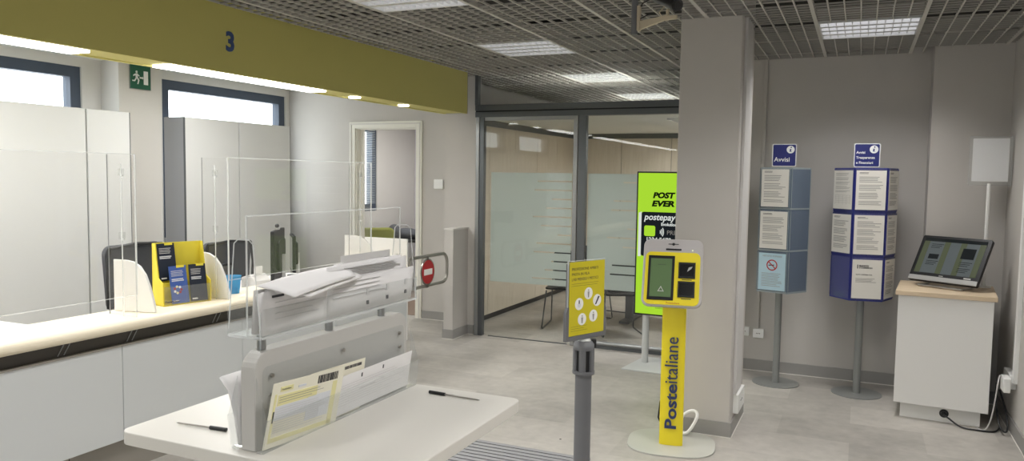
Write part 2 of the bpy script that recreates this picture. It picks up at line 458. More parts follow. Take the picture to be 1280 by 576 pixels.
# door frame
b = MB()
b.box((DX0 - .08, 7.835, 0), (DX0, 7.86, DZ + .08), 'door'); b.box((DX1, 7.835, 0), (DX1 + .08, 7.86, DZ + .08), 'door'); b.box((DX0, 7.835, DZ), (DX1, 7.86, DZ + .08), 'door')
b.box((DX0 - .055, 7.86, 0), (DX0 + .012, 7.985, DZ), 'door'); b.box((DX1 - .012, 7.86, 0), (DX1 + .055, 7.985, DZ), 'door'); b.box((DX0, 7.86, DZ - .012), (DX1, 7.985, DZ + .055), 'door')
b.box((DX0 - .06, 7.828, 0), (DX0 - .045, 7.835, DZ + .06), 'whitewall'); b.box((DX0 - .06, 7.828, DZ + .045), (DX1 + .06, 7.835, DZ + .06), 'whitewall'); b.box((DX1 + .045, 7.828, 0), (DX1 + .06, 7.835, DZ + .06), 'whitewall')
b.box((DX0 + .012, 7.93, 0), (DX0 + .05, 7.975, DZ - .012), 'door')
struct(b.build('door_1', bevel=.003))

# ------------------------------------------------------------------ ceiling luminaires
LAMPOBJ = []
lp = thing('ceiling_light', '-', 'ceiling light', (0, 0, H), 0, 'square louvred ceiling lights')
b = MB(); W, D = .315, .323
b.box((-W, -D, 0), (-W + .018, D, .09), 'louvre'); b.box((W - .018, -D, 0), (W, D, .09), 'louvre')
b.box((-W, -D, 0), (W, -D + .018, .09), 'louvre'); b.box((-W, D - .018, 0), (W, D, .09), 'louvre'); b.box((-W, -D, .09), (W, D, .10), 'louvre')
b.build('housing', lp)
b = MB()
for q in (-.225, -.075, .075, .225):
    b.cyl((-W + .03, q, .055), (W - .03, q, .055), .012, 'tube', 10)
b.build('lamp_tube', lp)
b = MB()
for q in (-.15, 0, .15):
    b.prism([(0, -.022, .0), (0, .022, .0), (0, .006, .055), (0, -.006, .055)], (2 * W - .036, 0, 0), 'louvre', (-W + .018, q, .002))
for q in (-.225, -.075, .075, .225):
    for k in range(1, 12):
        x = -W + .018 + (2 * W - .036) * k / 12
        b.box((x - .002, q - .055, .004), (x + .002, q + .055, .04), 'louvre')
LV = b.build('louvre', lp)
b = MB(); b.box((-W + .02, -D + .02, .084), (W - .02, D - .02, .088), 'tube'); b.build('diffuser', LV)
LBL = ['square louvred ceiling light just beyond the top right corner of the yellow fascia',
       'square louvred ceiling light directly above the glazed partition, third of the row from the camera',
       'smallest and farthest louvred ceiling light, over the meeting room behind the glass',
       'louvred ceiling light cut by the top edge of the photo beside the yellow fascia',
       'louvred ceiling light above the notice stands on the right, beyond the column']
order = [(-4, 1, LBL[0]), (-4, 4, LBL[1]), (-4, 7, LBL[2]), (-4, -2, LBL[3]), (0, 1, LBL[4]),
         (-4, -5, 'louvred ceiling light over the camera side of the counter'), (-4, -8, 'louvred ceiling light near the entrance, counter side'),
         (0, -2, 'louvred ceiling light above the foreground on the right'), (0, -5, 'louvred ceiling light behind the writing desk, right side'), (0, -8, 'louvred ceiling light near the entrance, right side')]
def lamp_light(parent, power, spread):
    l = bpy.data.lights.new('lamp_light', 'AREA'); l.shape = 'SQUARE'; l.size = .56; l.energy = power; l.spread = math.radians(spread); l.color = (1, .985, .96)
    o = bpy.data.objects.new('lamp_light', l); COL.objects.link(o); o.parent = parent; o.location = (0, 0, .001); return o
for n, (i, j, l) in enumerate(order):
    o = lp if n == 0 else copy_tree(lp)
    place(o, (-.314 + PX * (i + .5), 4.93 + PY * (j + .5), H - .001)); o['label'] = l
    LAMPOBJ.append((o, 19 if j <= -5 or (i == 0 and j < 0) else 15, 132))
for x, y, z, p, l in [(-4.95, .6, H, 40, 'unseen ceiling light added to brighten the staff side near the entrance'), (-4.95, 3.2, H, 40, 'unseen ceiling light added to brighten the staff side before the left window'), (-4.95, 5.4, H, 36, 'unseen ceiling light added to brighten the staff side before the second window'),  # out-of-view lamps added to brighten the staff side
                     (-5.2, 9.3, H, 42, 'unseen ceiling light added to brighten the office behind the doorway'), (-1.6, 8.6, 2.34, 26, 'meeting room ceiling light hidden behind the column'), (-1.75, 10.0, 2.34, 26, 'rear meeting room ceiling light added to brighten the room, hidden behind the column')]:  # out-of-view lamps added to brighten the office and meeting room
    o = copy_tree(lp); place(o, (x, y, z - .02)); o['label'] = l; LAMPOBJ.append((o, p, 170))
for o, p, sp in LAMPOBJ: lamp_light(o, p, sp)

# ------------------------------------------------------------------ yellow fascia over the counter
f = thing('counter_fascia', 'long yellow fascia hanging over the service counter, marked with a number', 'fascia', (-3.69, 2, 2.326))
b = MB(); b.box((-3.72, -3.05, 2.326), (-3.684, 7.06, H + .03), 'yellowf'); b.build('front_panel', f, world=True)
b = MB(); b.box((-3.93, -3.05, 2.332), (-3.72, 7.06, 2.35), 'yellowf'); b.box((-3.96, -3.05, 2.326), (-3.93, 7.06, H + .03), 'yellowf'); b.box((-3.96, 7.06, 2.326), (-3.684, 7.07, H + .03), 'frame2'); b.build('soffit', f, world=True)
for (y0, y1) in ((-2.6, -1.15), (-1.0, .3), (.42, 1.72), (1.84, 2.87), (3.40, 4.86)):
    b = MB(); b.box((-3.90, y0, 2.318), (-3.75, y1, 2.334), 'lamp'); b.build('light_strip', f, world=True)
for y in (5.35, 6.1):
    b = MB(); b.cyl((-3.84, y, 2.334), (-3.84, y, 2.322), .05, 'lamp', 20); b.build('downlight', f, world=True)
b = MB(); b.text('3', .165, (-3.682, 3.806, 2.466), Matrix.Rotation(PI / 2, 3, 'Z') @ FRONT, 'navy3', bold=.006, align='CENTER', ext=.001); b.build('numeral', f, world=True)['label'] = 'navy blue numeral 3'
# ------------------------------------------------------------------ service counter
CY0, CY1 = -2.4, 5.96
c = thing('service_counter', 'long white service counter with pale wood nosing and dark band under the yellow fascia', 'counter', (-3.9, 2, 0))
b = MB()
prof = [(-4.10, 0, .812), (-3.665, 0, .812)]
for k in range(9):
    a = -PI / 2 + PI * k / 8; prof.append((-3.668 + .03 * math.cos(a), 0, .842 + .03 * math.sin(a)))
prof += [(-3.70, 0, .872), (-4.10, 0, .856)]
b.prism([(p[0], CY0, p[2]) for p in prof], (0, CY1 - .02 - CY0, 0), 'maple'); b.build('worktop', c, world=True)
b = MB(); b.box((-4.50, CY0, .70), (-4.10, CY1 - .02, .738), 'white'); b.box((-4.13, CY0, .70), (-4.10, CY1 - .02, .84), 'white'); b.build('staff_shelf', c, world=True)
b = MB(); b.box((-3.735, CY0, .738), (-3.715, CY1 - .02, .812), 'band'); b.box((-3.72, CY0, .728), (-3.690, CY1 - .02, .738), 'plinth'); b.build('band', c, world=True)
ys = [CY0, -1.0, .45, 1.65, 2.985, 3.90, 4.9, CY1 - .02]
for a, e in zip(ys[:-1], ys[1:]):
    b = MB(); b.box((-3.715, a + .002, .20), (-3.695, e - .002, .728), 'cool'); b.build('front_panel', c, bevel=.0015, world=True)
b = MB(); b.box((-3.715, CY0, .20), (-3.712, CY1 - .03, .728), 'seam'); b.box((-3.76, CY0, 0), (-3.74, CY1 - .02, .20), 'plinth'); 
for y in ys[1:-1]: b.box((-3.7395, y - .3, 0), (-3.738, y - .297, .20), 'black')
b.build('plinth', c, world=True)
ep = thing('end_panel', 'white upright panel closing the far end of the counter beside the steel gate', 'panel', (-3.9, CY1, 0))
b = MB(); b.box((-4.15, CY1 - .02, .20), (-3.695, CY1, 1.12), 'white'); b.box((-4.12, CY1 - .018, 0), (-3.74, CY1 - .002, .2), 'plinth'); b.build('panel', ep, bevel=.002, world=True)

# clear screens: front pane, side wing, round clamps, bracket under the nosing
def screen(label, y0, y1, wings, brk):
    t = thing('protective_screen', label, 'screen', (-3.71, y0, .872), 0, 'clear protective screens on the counter')
    b = MB(); b.box((-3.712, y0, 1.0), (-3.704, y1, 1.79), 'acryl')
    for y in (y0, y1): b.box((-3.712, y - .002, 1.0), (-3.704, y + .002, 1.79), 'acredge')
    b.box((-3.712, y0, 1.788), (-3.704, y1, 1.792), 'acredge'); b.box((-3.712, y0, .998), (-3.704, y1, 1.0), 'acredge')
    b.build('pane', t, world=True)
    for y in wings:
        b = MB(); b.box((-3.93, y - .003, .872), (-3.715, y + .003, 1.79), 'acryl')
        b.box((-3.932, y - .0025, .872), (-3.93, y + .0025, 1.79), 'acrdark'); b.box((-3.715, y - .003, .872), (-3.712, y + .003, 1.79), 'acredge')
        b.build('side_pane', t, world=True)
        b = MB(); b.cyl((-3.82, y, .86), (-3.82, y, 1.74), .0035, 'acredge', 8)
        for z in (1.33, 1.69):
            b.box((-3.832, y - .012, z - .02), (-3.808, y + .012, z + .02), 'acryl2'); b.sphere((-3.812, y, z - .022), .008, 'acredge')
        b.build('clamp_rod', t, world=True)
    for y in brk:
        b = MB()
        for q in (-.012, .022): b.tube([(-3.712, y + q - .03, .745), (-3.706, y + q, .80), (-3.706, y + q, .84)], .0025, 'acrdark', 6)
        b.box((-3.712, y - .02, .80), (-3.708, y + .03, .81), 'acryl2'); b.build('bracket', t, world=True)
screen('clear protective screen on the counter, left of the first white curved divider', 1.2, 3.10, (3.10,), (1.6, 2.66, 3.07))
screen('clear protective screen on the counter behind the writing desk, beyond the yellow leaflet holder', 3.80, 5.40, (3.80, 5.40), (3.70, 5.3))
screen('clear protective screen on the counter beside the camera, outside the left edge', -1.2, .7, (-1.2, .7), ())

# white curved dividers
def fin(label, y):
    b = MB(); P = [(-4.05, .84), (-3.72, .872)]
    P += [(-3.735, .93), (-3.765, 1.02), (-3.80, 1.09), (-3.845, 1.138), (-3.90, 1.162), (-3.95, 1.168), (-4.05, 1.168)]
    b.prism([(x + 3.9, 0, z - .858 if z > .86 else 0.0) for x, z in P], (0, .016, 0), 'white', (0, -.008, 0))
    b.prism([(-.15, -.008, 0), (-.15, .008, 0), (-.15, .008, .31), (-.15, -.008, .31)], (-.012, 0, 0), 'white')
    o = b.build('counter_divider', bevel=.003); place(o, (-3.9, y, .859)); return tag(o, label, 'divider', 'white curved dividers on the counter')
fin('white curved divider on the counter, left of the yellow leaflet holder', 3.24)
fin('white curved divider on the counter between the yellow leaflet holder and the blue cup', 3.825)
fin('white curved divider at the far end of the counter, in front of the office doorway', 5.52)

# yellow leaflet holder with three leaflets
lh = thing('leaflet_holder', 'yellow cardboard leaflet holder with clear pockets on the counter between two white dividers', 'leaflet holder', (-3.90, 3.605, .864), math.radians(74))
b = MB(); W = .157
side = [(0, -.055, 0), (0, .085, 0), (0, .085, .385), (0, .045, .385), (0, .005, .17), (0, -.055, .14)]
b.prism(side, (.006, 0, 0), 'yellow2', (-W, 0, 0)); b.prism(side, (-.006, 0, 0), 'yellow2', (W, 0, 0))
b.box((-W, .076, 0), (W, .085, .385), 'yellow2'); b.box((-W, -.055, 0), (W, .075, .006), 'yellow2')
b.box((-W, .005, .0), (W, .011, .14), 'yellow2')
b.text('Posteitaliane', .018, (-W + .012, -.0555, .02), FRONT, 'inkd', bold=.0005)
b.build('cardboard_body', lh)
b = MB(); b.box((-W + .008, -.058, .006), (W - .006, -.055, .12), 'acryl2'); b.box((-.002, -.055, .006), (.002, .0, .12), 'acryl2'); b.build('clear_pocket', lh)
def leaflet(label, x, y, z, mat, tab, seed, art=False):
    b = MB(); w, h = .056, .235
    b.prism([(-w, 0, 0), (w, 0, 0), (w, 0, h), (-w, 0, h)], (0, .003, 0), mat)
    b.box((-.006, -.0008, h - .012), (w - .012, 0, h + .004), tab)
    textlines(b, -w + .012, w - .02, h - .03, h - .07, 4, 'inkl', -.0006, .35, seed); textlines(b, -w + .012, w - .02, h - .08, h - .10, 2, 'inkb', -.0006, .6, seed)
    if art:
        for k in range(7):
            a = k * .9; b.prism(disc(.008, 10, 0, -.01 + .022 * math.cos(a), .085 + .02 * math.sin(a)), (0, -.0006, 0), ['red', 'signwhite', 'formy'][k % 3])
    b.box((-w + .01, -.0007, .012), (-w + .045, 0, .02), 'signwhite')
    o = b.build('leaflet'); o.matrix_basis = lh.matrix_basis @ Matrix.Translation((x, y, z)) @ Matrix.Rotation(-.16, 4, 'X') @ Matrix.Rotation(random.uniform(-.03, .03), 4, 'Y')
    tag(o, label, 'leaflet', 'leaflets in the yellow holder')
leaflet('dark navy leaflet standing highest at the back left of the yellow holder', -.085, .015, .15, 'darkbro', 'yellow2', 3)
leaflet('blue leaflet with small red and white figures, front left of the yellow holder', -.04, -.048, .01, 'bluebro', 'yellow2', 4, True)
leaflet('dark leaflet in the front right pocket of the yellow holder', .085, -.044, .012, 'darkbro', 'yellow2', 5)

# blue cup
b = MB(); n = 24; V = []; F = []
for z, r in ((0, .044), (.118, .055), (.126, .060), (.126, .055), (.006, .040)):
    V += [(r * math.cos(2 * PI * i / n), r * math.sin(2 * PI * i / n), z) for i in range(n)]
for q in range(4): F += [(q * n + i, q * n + (i + 1) % n, (q + 1) * n + (i + 1) % n, (q + 1) * n + i) for i in range(n)]
b.raw(V, F, 'cyan', True); b.raw(V, [tuple(range(n))[::-1], tuple(range(4 * n, 5 * n))], 'cyan')
o = b.build('plastic_cup'); place(o, (-3.93, 4.06, .86)); tag(o, 'translucent blue plastic cup on the counter beyond the yellow leaflet holder', 'cup')

# staff side: two desk chairs, screens, papers
def desk_chair(label, loc, rot, w=.46, h=.5, zb=0.0):
    t = thing('office_chair', label, 'office chair', loc, rot, 'black office chairs behind the counter')
    b = MB(); pts = rrect(w, h, .07); b.prism([(p[0] * (1 - .10 * (p[2] / h - .5) * -1 if p[2] < 0 else 1), p[1] + .05 * (p[2] / h) ** 2, p[2]) for p in pts], (0, .035, 0), 'dark', (0, .18, .92 + zb))
    b.build('backrest', t, bevel=.012)
    b = MB()
    for s in (-1, 1): b.tube([(s * (w / 2 - .01), .17, .70 + zb), (s * (w / 2 + .0), .165, .92 + zb), (s * (w / 2 - .03), .17, .90 + zb + h / 2)], .014, 'black', 8)
    b.tube([(-w / 2 + .03, .17, .90 + zb + h / 2), (0, .175, .92 + zb + h / 2), (w / 2 - .03, .17, .90 + zb + h / 2)], .014, 'black', 8)
    b.build('back_frame', t)
    b = MB(); b.prism(rrect_xy(-.24, .24, -.26, .2, .07), (0, 0, .08), 'dark', (0, 0, .43)); b.build('seat', t, bevel=.02)
    b = MB(); b.cyl((0, 0, .12), (0, 0, .43), .025, 'black'); b.tube([(0, .05, .43), (0, .22, .45), (0, .225, .72)], .02, 'black'); b.build('column', t)
    for s in (-1, 1):
        b = MB(); b.tube([(s * .24, .02, .45), (s * .29, .02, .5), (s * .29, .02, .64)], .014, 'black', 8); b.box((s * .29 - .03, -.12, .64), (s * .29 + .03, .14, .665), 'black'); b.build('armrest', t, bevel=.008)
    b = MB()
    for k in range(5):
        a = 2 * PI * k / 5; x, y = math.cos(a), math.sin(a); b.tube([(0, 0, .13), (x * .15, y * .15, .11), (x * .29, y * .29, .075)], .018, 'black', 8)
    bs = b.build('base', t)
    for k in range(5):
        a = 2 * PI * k / 5; x, y = math.cos(a) * .29, math.sin(a) * .29
        b = MB(); b.cyl((x - y * .08, y + x * .08, .03), (x + y * .08, y - x * .08, .03), .03, 'black', 14); b.cyl((x, y, .03), (x, y, .08), .01, 'black', 8); b.build('castor', bs)
desk_chair('black office chair behind the white divider at the left of the counter', (-4.98, 4.33, 0), math.radians(97), .60, .50, -.04)
desk_chair('charcoal office chair behind the counter, beyond the blue cup', (-5.05, 5.37, 0), math.radians(92), .60, .42, -.06)
def monitor(label, loc, rot, w, h, arm=True, stand=True):
    t = thing('computer_monitor', label, 'computer monitor', loc, rot, 'computer monitors behind the counter')
    b = MB(); b.prism(rrect(w, h, .008), (0, .03, 0), 'matteblack', (0, 0, .06 + h / 2)); b.prism(rrect(w * .6, h * .6, .03), (0, .025, 0), 'matteblack', (0, .03, .06 + h / 2)); sc_ = b.build('screen_case', t, bevel=.003)
    b = MB(); b.box((-w / 2 + .012, -.001, .075), (w / 2 - .012, .001, .045 + h), 'monglass'); b.build('display', sc_)
    b = MB(); b.box((-.03, .055, 0), (.03, .075, .06 + h * .5), 'silver'); b.build('neck', t)
    b = MB(); b.prism(rrect_xy(-.12, .12, -.03, .14, .03), (0, 0, .012), 'black'); b.build('foot', t)
    return t
DZ2 = .74
b = MB(); b.box((-5.0, 2.2, DZ2 - .03), (-4.56, 3.1, DZ2), 'white'); b.box((-5.0, 2.25, 0), (-4.6, 2.28, DZ2 - .03), 'white'); b.box((-5.0, 3.05, 0), (-4.6, 3.08, DZ2 - .03), 'white')
o = b.build('staff_desk', bevel=.002); tag(o, 'white staff desk behind the left clear screen', 'desk', 'white staff desks')
b = MB(); b.box((-5.0, 4.6, DZ2 - .03), (-4.56, 5.90, DZ2), 'white'); b.box((-4.84, 4.62, 0), (-4.6, 4.65, DZ2 - .03), 'white'); b.box((-4.84, 5.84, 0), (-4.6, 5.87, DZ2 - .03), 'white')
o = b.build('staff_desk', bevel=.002); tag(o, 'white staff desk behind the far end of the counter, carrying the monitors', 'desk', 'white staff desks')
m = monitor('black monitor seen edge-on behind the counter, left of the pair, webcam on top', (-4.50, 5.15, DZ2), math.radians(-59), .50, .42)
b = MB(); b.box((-.03, -.005, .48), (.03, .03, .495), 'silver'); b.sphere((0, .01, .51), .018, 'black'); b.build('webcam', m)
monitor('thin black monitor seen edge-on behind the counter, right of the pair', (-4.76, 5.65, DZ2), math.radians(-46), .36, .33)
monitor('small low monitor with its dark back to the counter, behind the blue cup', (-4.45, 4.50, .74), math.radians(100), .26, .19)
# card terminal, papers behind the screen
t = thing('receipt_printer', 'small off-white receipt printer behind the counter, right of the blue cup', 'printer', (-4.40, 4.80, .74), math.radians(80))
b = MB(); b.prism([(0, -.09, 0), (0, .09, 0), (0, .09, .12), (0, -.02, .15), (0, -.09, .10)], (.15, 0, 0), 'paperg', (-.075, 0, 0)); b.build('case', t, bevel=.008)
b = MB(); b.box((-.04, -.03, .145), (.04, -.025, .21), 'paper'); b.build('receipt', t)
for k, (y, n) in enumerate(((5.02, 12), (5.20, 6))):
    b = MB()
    for i in range(n): 
        r = Matrix.Rotation(random.uniform(-.15, .15), 4, 'Z'); b.box((-.10, -.07, i * .005), (.10, .07, i * .005 + .004), 'paper', r)
    o = b.build('paper_stack'); place(o, (-4.35, y, .7385), .1)
    tag(o, ['taller stack of white papers behind the counter beside the edge-on monitors', 'lower stack of white papers behind the counter, under the monitors'][k], 'papers', 'paper stacks behind the counter')

# ------------------------------------------------------------------ wardrobes under the windows
def wardrobe(label, y0, y1, seams, h, xd=-6.1, xb=-6.38):
    t = thing('wardrobe', label, 'cupboard', (xb, y0, 0), 0, 'tall grey-white cupboards under the windows')
    b = MB(); b.box((xb, y0, 0), (xd - .02, y1, h), 'wardside'); b.build('carcass', t, world=True)
    for ya, yb in ((y0, y0 + .007), (y1 - .007, y1)):
        b = MB(); b.box((xd - .02, ya, 0), (xd, yb, h), 'frame'); b.build('edge_trim', t, world=True)
    e = [y0] + seams + [y1]
    for a, c_ in zip(e[:-1], e[1:]):
        b = MB(); b.box((xd - .018, a + .008, .06), (xd, c_ - .008, h), 'wardrobe'); b.build('door_leaf', t, bevel=.002, world=True)
wardrobe('tall off-white cupboard under the left window, standing before the pilaster', 2.9, 5.06, [3.76, 4.62], 2.225)
wardrobe('tall off-white cupboard under the second window, right of the exit sign', 5.685, 7.24, [6.42], 2.235)

# exit sign
t = thing('exit_sign', 'green emergency exit sign with running figure and doorway on the pilaster', 'sign', (-6.398, 5.425, 2.60), PI / 2)
b = MB(); b.box((-.115, -.012, -.115), (.115, -.001, .115), 'green'); b.box((-.12, -.010, -.12), (.12, -.002, .12), 'frame2'); b.build('plate', t)
b = MB(); y = -.0135
b.box((.035, y, -.07), (.085, y + .002, .06), 'signwhite'); b.box((-.012, y, -.015), (.022, y + .002, .0), 'signwhite'); b.prism([(.022, y, -.022), (.034, y, -.0075), (.022, y, .007)], (0, .002, 0), 'signwhite')
b.prism(disc(.012, 12, y, -.045, .045), (0, .002, 0), 'signwhite')
for p in ([(-.06, .028), (-.035, .032), (-.03, -.01), (-.055, -.012)], [(-.06, .028), (-.085, .012), (-.08, .0), (-.055, .015)], [(-.038, .03), (-.012, .012), (-.016, .003), (-.04, .015)],
          [(-.055, -.01), (-.072, -.035), (-.095, -.035), (-.095, -.047), (-.065, -.047), (-.042, -.015)], [(-.045, -.012), (-.03, -.035), (-.04, -.07), (-.026, -.07), (-.014, -.03), (-.03, -.008)]):
    b.prism([(x, y, z) for x, z in p], (0, .002, 0), 'signwhite')
b.build('pictogram', t)

# gate with no-entry disc
t = thing('barrier_gate', 'low steel tube gate with a red no-entry disc between counter end and stub wall', 'gate', (-3.70, 5.98, .66), 0)
b = MB(); P = [(-3.70, 5.965, .935), (-3.70, 6.5, .935)]
for k in range(7):
    a = PI / 2 * (1 - k / 6); P.append((-3.70, 6.60 + .09 * math.cos(a), .845 + .09 * math.sin(a)))
for k in range(7):
    a = -PI / 2 * k / 6; P.append((-3.70, 6.60 + .09 * math.cos(a), .745 + .09 * math.sin(a)))
P += [(-3.70, 6.5, .655), (-3.70, 5.965, .655)]
b.tube(P, .016, 'chrome', 12); b.build('rail', t, world=True)
R90 = Matrix.Rotation(PI / 2, 4, 'Z')
dm = Matrix.Translation((-3.675, 6.28, .79)) @ R90
b = MB(); b.prism(disc(.125, 32), (0, .008, 0), 'chrome', mat=dm); b.prism(disc(.112, 32, -.002), (0, .004, 0), 'red', mat=dm)
b.box((-.075, -.004, -.028), (.075, 0, .028), 'signwhite', dm); b.box((-.015, .0, .11), (.015, .02, .15), 'chrome', dm); b.box((-.015, .0, -.15), (.015, .02, -.11), 'chrome', dm); b.build('no_entry_disc', t, world=True)['label'] = 'round red no-entry sign with white bar'
b = MB(); b.box((-3.72, 5.96, .64), (-3.68, 5.972, .95), 'chrome'); b.build('hinge_plate', t, world=True)

# wall sensor
b = MB(); b.prism(rrect(.12, .11, .01), (0, .028, 0), 'signwhite'); o = b.build('wall_thermostat', bevel=.004); place(o, (-4.455, 7.832, 1.594)); tag(o, 'small white square wall unit right of the office door', 'wall unit')
# cctv
t = thing('security_camera', 'black security camera on a beige arm clamped to a grey drop pole under the ceiling', 'camera', (-1.0, 3.6, H))
b = MB(); b.cyl((-1.0, 3.6, 2.37), (-1.0, 3.6, H + .2), .0155, 'poled', 18); b.sphere((-1.03, 3.59, 2.56), .016, 'black'); b.build('drop_pole', t, world=True)
b = MB(); b.box((-.986, 3.585, 2.385), (-.972, 3.615, 2.50), 'beige'); b.prism([(-.972, 3.59, 2.39), (-.86, 3.59, 2.425), (-.80, 3.59, 2.43), (-.80, 3.59, 2.445), (-.87, 3.59, 2.445), (-.972, 3.59, 2.43)], (0, .02, 0), 'beige'); b.cyl((-.845, 3.60, 2.44), (-.845, 3.60, 2.475), .008, 'beige'); b.build('arm', t, bevel=.002, world=True)
b = MB(); A = Vector((-.925, 3.67, 2.555)); B = Vector((-.80, 3.535, 2.482)); b.cyl(A, B, .024, 'black', 20); d = (B - A).normalized(); b.cyl(B, B + d * .03, .028, 'black', 20); b.cyl(B + d * .0305, B + d * .032, .020, 'lens', 20); b.build('camera_body', t, world=True)
b = MB(); b.tube([(-.93, 3.67, 2.55), (-.975, 3.64, 2.52), (-.985, 3.62, 2.47), (-.975, 3.60, 2.44), (-.93, 3.60, 2.46)], .003, 'black', 6); b.tube([(-.86, 3.6, 2.49), (-.88, 3.585, 2.46), (-.865, 3.58, 2.44), (-.84, 3.585, 2.45)], .003, 'beige', 6); b.build('cable', t, world=True)
# ------------------------------------------------------------------ glazed partition of the meeting room
g = thing('glass_partition', 'dark aluminium framed glass partition with frosted striped film, closing the meeting room', 'glass partition', (-2.4, 7.34, 0))
b = MB(); b.box((-3.715, 7.30, 2.306), (-1.02, 7.40, 2.36), 'frame'); b.box((-3.715, 7.295, 2.375), (-1.02, 7.405, 2.434), 'frame'); b.box((-3.715, 7.31, 2.36), (-1.02, 7.39, 2.375), 'black'); b.build('header', g, bevel=.002, world=True)
b = MB(); b.box((-3.715, 7.345, 2.434), (-1.02, 7.353, H + .01), 'glass'); b.build('transom', g, world=True)
for (x0, x1, m) in ((-3.705, -3.665, 'frame2'), (-2.62, -2.575, 'frame2'), (-2.565, -2.485, 'frame'), (-1.08, -1.02, 'frame')):
    b = MB(); b.box((x0, 7.30, 0), (x1, 7.36, 2.306), m)
    if x0 < -3.6: b.box((-3.665, 7.31, 0), (-3.615, 7.37, 2.306), 'frame')
    b.build('post', g, bevel=.004, world=True)
b = MB(); b.box((-3.72, 7.30, 2.434), (-3.685, 7.36, H + .02), 'frame'); b.build('post', g, world=True)
b = MB(); b.box((-2.485, 7.30, 0), (-1.08, 7.37, .035), 'frame'); b.cyl((-2.485, 7.30, .055), (-1.08, 7.30, .055), .022, 'frame2', 14); b.build('bottom_rail', g, world=True)
b = MB(); b.box((-3.66, 7.33, .008), (-2.62, 7.34, 2.27), 'glass'); b.build('door_glass', g, world=True)
b = MB(); b.box((-3.66, 7.328, 2.27), (-2.62, 7.342, 2.306), 'frame2'); b.box((-3.55, 7.326, .0), (-2.66, 7.344, .008), 'frame'); b.build('door_rail', g, world=True)
b = MB(); b.box((-2.485, 7.33, .08), (-1.08, 7.34, 2.306), 'glass'); b.build('fixed_glass', g, world=True)
def film(x0, x1, seed, flat0):
    rd = random.Random(seed); b = MB(); y = 7.343; z = 1.735; k = 0; Z0 = .575
    while z > Z0:
        z1 = max(z - .0905, Z0); b.box((x0, y, z1 + .013), (x1, y + .0006, z), 'frost')
        if z1 > Z0:
            xa = x1 - (x1 - x0) * (flat0 + .35 * abs(math.sin(k * .9 + seed)))
            b.box((x0, y, z1), (xa, y + .0006, z1 + .013), 'frost')
        z = z1; k += 1
    return b.build('frosted_film', g, world=True)
film(-3.54, -2.64, 1, .12); film(-2.47, -1.1, 2.4, .50)

# meeting table and wire-legged chairs
t = thing('meeting_table', 'dark topped meeting table with grey pedestal behind the frosted glass', 'table', (-2.1, 9.0, 0))
b = MB(); b.prism(rrect_xy(-.75, .75, -.5, .5, .08), (0, 0, .025), 'deskd', (0, 0, .715)); b.build('table_top', t, bevel=.004)
for x in (-.35, .35):
    b = MB(); b.box((x - .05, -.10, .02), (x + .05, .10, .715), 'poled'); b.box((x - .06, -.32, 0), (x + .06, .32, .03), 'poled'); b.build('pedestal', t, bevel=.004)
mc = thing('meeting_chair', '-', 'chair', (0, 0, 0), 0, 'wire-legged meeting chairs behind the glass')
b = MB(); b.prism(rrect_xy(-.22, .22, -.22, .22, .06), (0, 0, .02), 'black', (0, 0, .44)); b.build('seat', mc, bevel=.006)
b = MB(); b.prism([(p[0], p[1], p[2]) for p in rrect(.42, .36, .06)], (0, .015, 0), 'black', (0, .22, .66)); b.build('backrest', mc, bevel=.005)
for s in (-1, 1):
    b = MB(); b.tube([(s * .20, .225, .72), (s * .21, .2, .44), (s * .21, .19, .42), (s * .23, .26, .02), (s * .23, .24, .008), (s * .23, -.26, .008), (s * .23, -.28, .02), (s * .20, -.2, .43)], .008, 'frame', 8); b.build('leg', mc)
for n, (x, y, r, l) in enumerate([(-3.0, 8.25, 10, 'wire-legged dark chair nearest the left glass pane of the meeting room'), (-2.35, 8.15, -150, 'wire-legged dark chair behind the yellow poster sign, in the meeting room'), (-2.9, 9.2, 80, 'wire-legged dark chair at the far left end of the meeting table'), (-1.5, 8.2, 170, 'wire-legged dark chair behind the green screen totem')]):
    o = mc if n == 0 else copy_tree(mc)
    place(o, (x, y, 0), math.radians(r)); o['label'] = l

# ------------------------------------------------------------------ lime green display totem
t = thing('display_totem', 'tall portrait advertising screen, lime green, on grey poles, partly behind the column', 'display', (-1.49, 6.88, 0), math.radians(-3))
SW, Z0, Z1 = .72, .455, 1.758
b = MB(); b.box((-SW / 2, -.02, Z0), (SW / 2, .03, Z1), 'black'); b.build('screen_case', t, bevel=.003)
b = MB(); y = -.0215; e = .014
b.box((-SW / 2 + e, y, Z0 + e), (SW / 2 - e, y + .0012, Z1 - e), 'lime')
y -= .0006
F2 = FRONT
b.text('POST', .068, (-.207, y, 1.523), F2, 'scrtext', bold=.004, shear=.2, fit=.205); b.text('EVER', .068, (-.217, y, 1.449), F2, 'scrtext', bold=.004, shear=.2, fit=.21)
b.prism(rrect(.64, .40, .02), (0, .0012, 0), 'card', (.012, y, 1.195)); b.prism([(-.335, y, .99), (-.308, y, .99), (-.308, y, 1.395), (-.335, y, 1.385)], (0, .0012, 0), 'scrwhite')
y -= .0006
b.text('postepay', .080, (-.283, y, 1.324), F2, 'scrwhite', bold=.0015, shear=.2, fit=.29); b.text('Evolution', .038, (-.126, y, 1.275), F2, 'scrwhite', bold=.0012)
b.prism(rrect(.102, .095, .016), (0, .001, 0), 'lime', (-.229, y, 1.224))
for k in range(3):
    r = .012 + .014 * k
    b.prism([(-.145 + r * math.cos(a), y, 1.218 + 1.3 * r * math.sin(a)) for a in (-.7, -.35, 0, .35, .7)] + [(-.145 + (r + .008) * math.cos(a), y, 1.218 + 1.3 * (r + .008) * math.sin(a)) for a in (.7, .35, 0, -.35, -.7)], (0, .001, 0), 'scrwhite')
